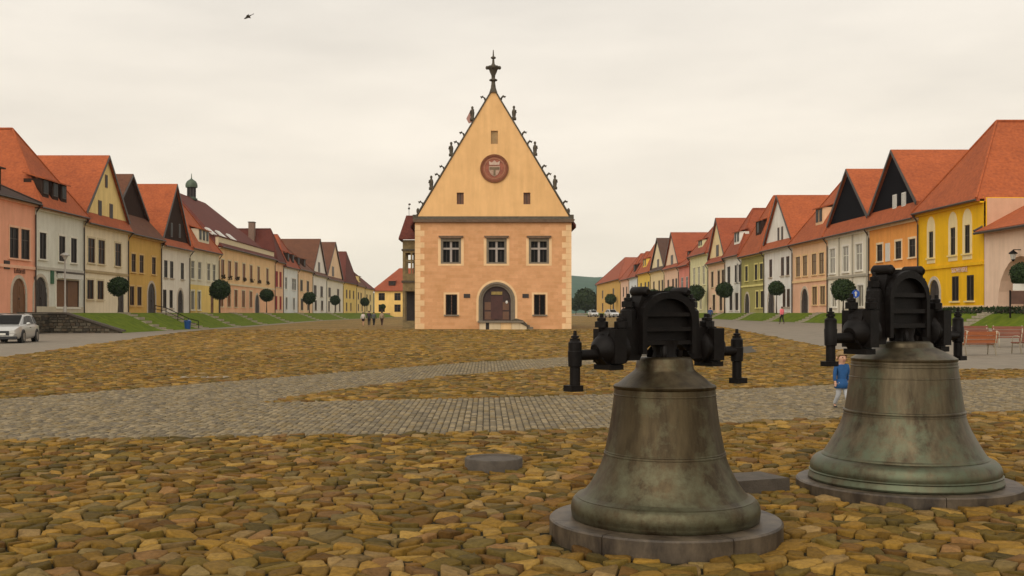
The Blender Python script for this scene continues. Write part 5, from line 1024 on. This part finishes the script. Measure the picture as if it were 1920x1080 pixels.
# ------------------------------------------------------------------ benches
red_wood = mat('varnished_bench_wood', (.27, .075, .02), .45, var=.25, scale=4, stretch=(.6, 8, 8)); old_wood = mat('faded_bench_wood', (.20, .07, .04), .6, var=.3, scale=4, stretch=(.6, 8, 8)); cast = mat('cream_cast_iron', (.42, .36, .26), .5, .2, var=.15)
def bench(loc, rz, label, wood, wd=1.25, legm=None):
    b = thing('park_bench', (0, 0, 0), label, 'bench')
    for i in range(3): MB().box(-wd/2, wd/2, -.02+i*.15, .11+i*.15, .41, .45).build('seat_slat', wood, b)
    for i in range(3):
        z = .47+i*.145; MB().add([(x, -.09-.035*i-dy_, zz) for zz in (z, z+.13) for dy_ in (0, .03) for x in (-wd/2, wd/2)], [(0, 1, 3, 2), (4, 6, 7, 5), (0, 4, 5, 1), (2, 3, 7, 6), (0, 2, 6, 4), (1, 5, 7, 3)]).build('back_slat', wood, b)
    for s in (-1, 1):
        x = s*(wd/2-.06)
        MB().tube([(x, -.2, .92), (x, -.1, .45), (x, -.02, .40), (x, -.16, -.02)], .022, 8).build('leg', legm or cast, b, smooth=True); MB().tube([(x, -.02, .40), (x, .40, .40), (x, .44, -.02)], .022, 8).build('leg', legm or cast, b, smooth=True)
        MB().tube([(x, -.13, .62), (x, .1, .68), (x, .36, .66), (x, .42, .56), (x, .40, .40)], .018, 8).build('armrest', cast, b, smooth=True)
    place(b, loc, 1, rz); return b
bench(gp(1836, 667), R(4), 'orange varnished park bench seen from behind, beside the larger bell', red_wood)
bench(gp(1831, 648), R(182), 'dark red park bench facing the orange varnished bench', old_wood, 1.2)
bench(gp(1893, 648), R(176), 'faded red park bench before the gate arch', old_wood, 1.3)
bench(gp(1938, 664), R(8), 'brown park bench partly cut off near the faded red one', old_wood, 1.3)

# ------------------------------------------------------------------ cars
silver = mat('silver_car_paint', (.50, .49, .46), .3, .35, var=.04, coat=.5); tyre = mat('tyre', (.012, .012, .012), .8, var=.1); rimm = mat('alloy_rim', (.22, .22, .22), .3, .8, var=.1); trimb = mat('black_car_trim', (.015, .015, .016), .5, var=.1); lightm = mat('headlight_glass', (.5, .5, .5), .1, var=0, spec=.8); redl = mat('tail_light', (.25, .01, .01), .2, var=0)
def car(label, paint, group=None):
    c = thing('parked_car', (0, 0, 0), label, 'car', group); mb = MB()      # +x is the nose
    st_ = [(-2.3, .45, .80, .88, .70), (-2.26, .32, .84, 1.0, .80), (-2.05, .26, .89, 1.04, .86), (-1.2, .22, .92, 1.02, .90), (0, .20, .92, .99, .91), (1.0, .20, .92, .97, .91), (1.35, .22, .91, .94, .90), (1.9, .24, .88, .86, .88), (2.2, .28, .80, .76, .82), (2.34, .38, .70, .66, .70)]
    rows = [[(x, -w_*.88, zl), (x, -w_, zl+.14), (x, -w_*1.0, zb_*.72), (x, -w_*.965, zb_), (x, -w_*.6, ht), (x, w_*.6, ht), (x, w_*.965, zb_), (x, w_*1.0, zb_*.72), (x, w_, zl+.14), (x, w_*.88, zl)] for x, zl, zb_, ht, w_ in st_]
    k = 10; mb.v = [q_ for r in rows for q_ in r]; mb.f = [(i*k+j, i*k+(j+1) % k, (i+1)*k+(j+1) % k, (i+1)*k+j) for i in range(len(rows)-1) for j in range(k)]+[tuple(range(k)), tuple(range((len(rows)-1)*k, len(rows)*k))]
    bd = mb.build('body', paint, c, smooth=40)
    gh = [(-2.12, .93, .66, .80), (-1.62, 1.44, .60, .74), (-.6, 1.53, .62, .78), (.25, 1.49, .62, .78), (1.12, .95, .64, .80)]
    mb = MB(); rows = [[(x, -wb_, .90), (x, -wt, z), (x, wt, z), (x, wb_, .90)] for x, z, wt, wb_ in gh]; mb.v = [q_ for r in rows for q_ in r]
    mb.f = [(i*4+j, i*4+(j+1) % 4, i*4+4+(j+1) % 4, i*4+4+j) for i in range(4) for j in range(4)]+[(0, 1, 2, 3), (16, 17, 18, 19)]; mb.build('cabin', paint, c, smooth=25)
    ws = MB().poly([(1.09, -.58, .99), (1.09, .58, .99), (.31, .56, 1.465), (.31, -.56, 1.465)]); ws.v = [(x+.02, y, z+.02) for x, y, z in ws.v]; ws.build('windscreen', glass, c)
    rw_ = MB().poly([(-2.09, -.56, 1.0), (-2.09, .56, 1.0), (-1.68, .54, 1.40), (-1.68, -.54, 1.40)]); rw_.v = [(x-.03, y, z+.01) for x, y, z in rw_.v]; rw_.build('rear_window', glass, c)
    for s in (-1, 1):
        for a in (((.95, 1.0), (.30, 1.41), (-.28, 1.45), (-.28, 1.0)), ((-.36, 1.0), (-.36, 1.45), (-1.0, 1.44), (-1.15, 1.0)), ((-1.23, 1.0), (-1.08, 1.43), (-1.5, 1.38), (-1.82, 1.02))):
            MB().poly([(x, s*(.80-(z-.90)*.28+.012), z) for x, z in a]).build('side_window', glass, c)
        for x in (1.42, -1.38):
            wl = MB(); wl.tube([(x, s*.66, .33), (x, s*.93, .33)], .33, 24); w_ = wl.build('wheel', tyre, c, smooth=40); MB().tube([(x, s*.90, .33), (x, s*.945, .33)], .225, 10).build('rim', rimm, w_)
            ac = MB(); ac.tube([(x, s*.87, .33), (x, s*.925, .33)], .40, 20); ac.build('wheel_arch', trimb, c)
        MB().ball((2.12, s*.60, .66), .20, .17, .09, 10, 6).build('headlight', lightm, c, smooth=True); MB().ball((-2.24, s*.62, .82), .07, .17, .1, 8, 6).build('tail_light', redl, c, smooth=True)
        mr2 = MB().ball((.82, s*1.0, 1.02), .09, .12, .08, 8, 6); mr2.build('mirror', paint, c, smooth=True)
        MB().box(-.1, .1, s*.905-.02, s*.905+.02, .80, .83).build('door_handle', trimb, c)
        MB().tube([(-1.5, s*.60, 1.52), (.1, s*.62, 1.56)], .02, 6).build('roof_rail', rimm, c)
    MB().box(2.24, 2.36, -.42, .42, .42, .66).build('grille', trimb, c); MB().box(2.1, 2.33, -.78, .78, .24, .36).build('lower_bumper', trimb, c); MB().box(2.355, 2.375, -.26, .26, .44, .54).build('number_plate', white_w, c)
    MB().box(-2.2, 2.1, -.70, .70, .2, .5).build('underbody', trimb, c); return c
c0 = car('silver estate car parked on the road before the retaining wall', silver)
pr, pf = gp(69, 641), gp(31, 645); ang = math.atan2(pf[1]-pr[1], pf[0]-pr[0])
rear = Vector((pr[0], pr[1], 0)); dirv = Vector((math.cos(ang), math.sin(ang), 0)); side_ = Vector((-dirv.y, dirv.x, 0))
if side_.x < 0: side_ = -side_
cen = rear+dirv*1.38-side_*.9; place(c0, (cen.x, cen.y, float(g(cen.x, cen.y))+.012), 1, ang)
whitep = mat('white_car_paint', (.62, .62, .60), .3, .1, var=.03, coat=.5)
for px, Y_, lb, rz in ((1147, 205, 'white car parked before the ochre corner house, partly behind a yoke', -80), (1112, 240, 'small white car parked at the far end beside the town hall', -85)):
    cc = car(lb, whitep); X_ = (px-CX)/FPX*Y_; place(cc, (X_, Y_, float(g(X_, Y_))+.01), 1, R(rz))

# ------------------------------------------------------------------ people
skin_m = mat('skin', (.52, .29, .19), .6, var=.05)
def skin(name, chains, m, parent, sub=2):
    """chains: lists of (x, y, z, r); equal points are shared"""
    V_, E_, R_, idx = [], [], [], {}
    for ch in chains:
        prev = None
        for x, y, z, r in ch:
            key = (round(x, 4), round(y, 4), round(z, 4))
            if key not in idx: idx[key] = len(V_); V_.append((x, y, z)); R_.append(r)
            i = idx[key]
            if prev is not None and prev != i: E_.append((prev, i))
            prev = i
    me = bpy.data.meshes.new(name); me.from_pydata(V_, E_, []); me.materials.append(m); o = bpy.data.objects.new(name, me); COL.objects.link(o)
    if parent: o.parent = parent
    o.modifiers.new('skin', 'SKIN'); o.modifiers['skin'].use_smooth_shade = True
    for i, d in enumerate(me.skin_vertices[0].data): d.radius = (R_[i], R_[i]); d.use_root = (i == 0)
    if sub: q_ = o.modifiers.new('sub', 'SUBSURF'); q_.levels = q_.render_levels = sub
    dg = bpy.context.evaluated_depsgraph_get(); m2_ = bpy.data.meshes.new_from_object(o.evaluated_get(dg)); o.modifiers.clear(); o.data = m2_; m2_.name = name
    return o
def person(label, loc, H, rz, top, legs, hairc, shoe=(.02, .02, .02), stride=.12, bare=False, child=False, group=None, lean=0, skirt=False):
    p_ = thing('person', (0, 0, 0), label, 'person', group)
    if child: zp, zsp, zch, zn, zh, rh, sh, zs_, zel, zwr, zk = .44, .55, .68, .765, .875, .095, .105, .735, .58, .455, .235
    else: zp, zsp, zch, zn, zh, rh, sh, zs_, zel, zwr, zk = .53, .62, .74, .845, .925, .058, .105, .81, .645, .51, .285
    q = lambda x, y, z, r: (x*H, y*H, z*H, r*H); f_ = stride
    pel, spn, chs, nck = q(0, 0, zp, .07), q(0, 0, zsp, .068), q(0, -.005, zch, .075), q(0, 0, zn, .032)
    hd0, hd1, hd2 = q(0, -.01, zh-rh*.5, rh*.72), q(0, -.005, zh, rh*.92), q(0, 0, zh+rh*.55, rh*.62)
    body = [[pel, spn, chs, nck, hd0, hd1, hd2]]; ja = [[pel, spn, chs, q(0, 0, zn-.02, .05)]]; tr = []
    for s in (-1, 1):
        sw_ = s*f_; hp_, kn, an = q(s*.048, 0, zp-.03, .055), q(s*.05, -sw_*.55-.015, zk, .036), q(s*.05, -sw_+(.02 if sw_ < 0 else 0), .05, .023)
        if sw_ < 0: kn = q(s*.05, .02, zk, .036)
        toe = q(s*.055, an[1]/H-.07, .018, .02)
        shd, el, wr = q(s*sh, 0, zs_, .034), q(s*(sh+.03), sw_*(.1 if child else .35)+.01, zel, .027), q(s*(sh+.035), sw_*(.15 if child else .75)-(.0 if child else .03), zwr, .019)
        pm = q(s*(sh+.035), wr[1]/H-.012, zwr-.035, .017)
        body += [[pel, hp_, kn, an, toe], [chs, shd, el, wr, pm]]
        for j, (dx_, dl) in enumerate(((-.012, .034), (-.004, .042), (.004, .04), (.012, .032))): body.append([pm, q(s*(sh+.035)+dx_, pm[1]/H-.006, pm[2]/H-dl*.55, .0055), q(s*(sh+.035)+dx_, pm[1]/H-.014, pm[2]/H-dl, .0045)])
        body.append([wr, q(s*(sh+.02), wr[1]/H-.03, zwr-.025, .006), q(s*(sh+.02), wr[1]/H-.038, zwr-.045, .005)])
        G = lambda v, k: (v[0], v[1], v[2], v[3]*k)
        ja.append([chs, G(shd, 1.3), G(el, 1.3), (wr[0], wr[1], wr[2]+.01*H, wr[3]*1.5)])
        tr.append([G(pel, 1.02), G(hp_, 1.15), G(kn, 1.2), (an[0], an[1], an[2]+.015*H, an[3]*1.45)] if not bare else [G(pel, 1.02), G(hp_, 1.18), (kn[0], kn[1], kn[2]+.06*H, kn[3]*1.35)])
        skin('shoe', [[(an[0], an[1]+.015*H, .028*H, .024*H), (an[0], an[1]-.03*H, .026*H, .026*H), (toe[0], toe[1]-.015*H, .02*H, .019*H)]], mat('shoe', shoe, .5, var=0) if not bpy.data.materials.get('shoe') else bpy.data.materials['shoe'], p_, 1)
    body = [[(x, y, z, r*.72) if (z < (zn-.02)*H and r > .0225*H) else (x, y, z, r) for x, y, z, r in ch] for ch in body]
    skin('body', body, skin_m, p_)
    G = lambda v, k: (v[0], v[1], v[2], v[3]*k)
    ja[0] = [(pel[0], pel[1], pel[2]-(.085 if child else .02)*H, pel[3]*1.2), G(spn, 1.15), G(chs, 1.18), q(0, 0, zn-.025, .05)]
    for j_ in ja[1:]: j_[0] = ja[0][2]
    skin('jacket', ja, mat('cloth', top, .8, var=.12, scale=20), p_); skin('trousers', tr, mat('cloth', legs, .85, var=.12, scale=20), p_)
    if child:
        hem = MB().lathe([(.085*H, (zp+.07)*H), (.115*H, (zp+.0)*H), (.128*H, (zp-.09)*H), (.115*H, (zp-.09)*H)], (0, 0, 0), 18); hem.v = [(x, y*.88, z) for x, y, z in hem.v]; hem.build('jacket_hem', mat('cloth', top, .8, var=.12, scale=20), p_, smooth=True)
    hm_ = mat('hair', hairc, .6, var=.25, scale=40); mb = MB(); c_ = (0, .012*H, (zh+rh*.35)*H)
    hv = MB().ball(c_, rh*1.02*H, rh*1.08*H, rh*.92*H, 16, 12); hv.v = [(x, y, z if (y > -.3*rh*H or z > (zh+rh*.55)*H) else max(z, (zh+rh*.55)*H)) for x, y, z in hv.v]; hv.build('hair', hm_, p_, smooth=True, fix=False)
    for s in (-1, 1):
        MB().ball((s*rh*.36*H, -rh*.93*H-.004*H, (zh+.01)*H), rh*.12*H, rh*.06*H, rh*.09*H, 8, 6).build('eye', darkdoor, p_, smooth=True)
        MB().ball((s*rh*.95*H, .005*H, zh*H), rh*.12*H, rh*.2*H, rh*.26*H, 8, 6).build('ear', skin_m, p_, smooth=True)
    MB().ball((0, -rh*1.0*H, (zh-rh*.18)*H), rh*.14*H, rh*.2*H, rh*.18*H, 8, 6).build('nose', skin_m, p_, smooth=True); MB().ball((0, -rh*.93*H, (zh-rh*.5)*H), rh*.28*H, rh*.07*H, rh*.06*H, 8, 5).build('mouth', mat('lips', (.35, .12, .1), .6, var=0), p_, smooth=True)
    place(p_, loc, 1, rz); return p_
a = gp(1577, 768); a = (a[0]-.01, a[1], a[2]); person('small child in blue jacket and pale trousers walking out from behind larger bell', (a[0]+.02, a[1], .02), .96, R(12), (.012, .07, .20), (.42, .43, .45), (.24, .15, .06), child=True, stride=.13)
PG = 'people walking together past the town hall'
for px, lb, tp, lg, hr_, bare, H_ in ((681, 'person in white top and dark shorts at the edge of walking group', (.62, .55, .52), (.03, .012, .015), (.05, .03, .02), True, 1.68), (692, 'person in dark jacket and dark trousers within the walking group', (.035, .02, .035), (.02, .018, .02), (.09, .03, .015), False, 1.85), (701, 'person in charcoal and grey clothes within the walking group', (.09, .095, .10), (.012, .012, .014), (.03, .02, .015), False, 1.72), (716, 'person in tan top trailing behind the walking group', (.34, .25, .17), (.06, .03, .02), (.05, .03, .02), False, 1.76)):
    Y_ = 126; X_ = (px-CX)/FPX*Y_; person(lb, (X_, Y_, float(g(X_, Y_))), H_, R(random.choice((170, 185, 10))), tp, lg, hr_, bare=bare)
Y_ = 98; X_ = (1466-CX)/FPX*Y_; X_ = min(X_, 30.6); Y_ = X_*FPX/(1466-CX); person('person in bright pink jacket walking on the road below the white gabled house', (X_, Y_, float(g(X_, Y_))+.01), 1.62, R(200), (.75, .17, .20), (.02, .015, .015), (.06, .03, .02))
Y_ = 118; X_ = (1332-CX)/FPX*Y_; person('person in dark blue clothes walking below the pale green house', (X_, Y_, float(g(X_, Y_))+.01), 1.72, R(160), (.03, .06, .17), (.02, .02, .03), (.04, .03, .02))

# ------------------------------------------------------------------ bird
Y_ = 60; bx_, bz_ = (464-CX)/FPX*Y_, EYE+(HY-32)*Y_/FPX; bd = thing('flying_bird', (bx_, Y_, bz_), 'dark grey bird gliding high against the pale sky', 'bird')
feather = mat('dark_feathers', (.09, .08, .07), .8, var=.2, scale=20); dv = Vector((.85, .1, .5)).normalized()
cB = Vector((bx_, Y_, bz_)); MB().tube([cB-dv*.22, cB-dv*.17, cB-dv*.05, cB+dv*.08, cB+dv*.2, cB+dv*.3], [.012, .035, .06, .055, .03, .01], 8).build('body', feather, bd, smooth=True)
for s in (-1, 1):
    sd_ = Vector((-.1, 1, 0))*s; w0, w1 = cB-dv*.08, cB+dv*.08; e1, e2 = cB+sd_*.22+dv*.02+Vector((0, 0, .05)), cB+sd_*.42+dv*.16+Vector((0, 0, -.02))
    mb = MB(); mb.slab([tuple(w0), tuple(w1), tuple(e1+dv*.1), tuple(e1-dv*.06)], .012); mb.slab([tuple(e1-dv*.06), tuple(e1+dv*.1), tuple(e2)], .01); mb.build('wing', feather, bd)
MB().slab([tuple(cB+dv*.24), tuple(cB+dv*.4+Vector((0, .06, 0))), tuple(cB+dv*.4-Vector((0, .06, 0)))], .01).build('tail', feather, bd)

# ------------------------------------------------------------------ air: thin haze that pales the far hills
hz, t, p = M_new('haze_air'); t.nodes.remove(p); pv = t.nodes.new('ShaderNodeVolumePrincipled'); pv.inputs['Color'].default_value = (.88, .95, 1, 1); pv.inputs['Density'].default_value = .00011; pv.inputs['Anisotropy'].default_value = .2
t.links.new(pv.outputs[0], t.nodes['Material Output'].inputs['Volume'])
MB().box(-3200, 3200, -300, 3700, -4, 130).build('haze', hz, kind='stuff', label='thin pale air over the whole town', cat='haze')
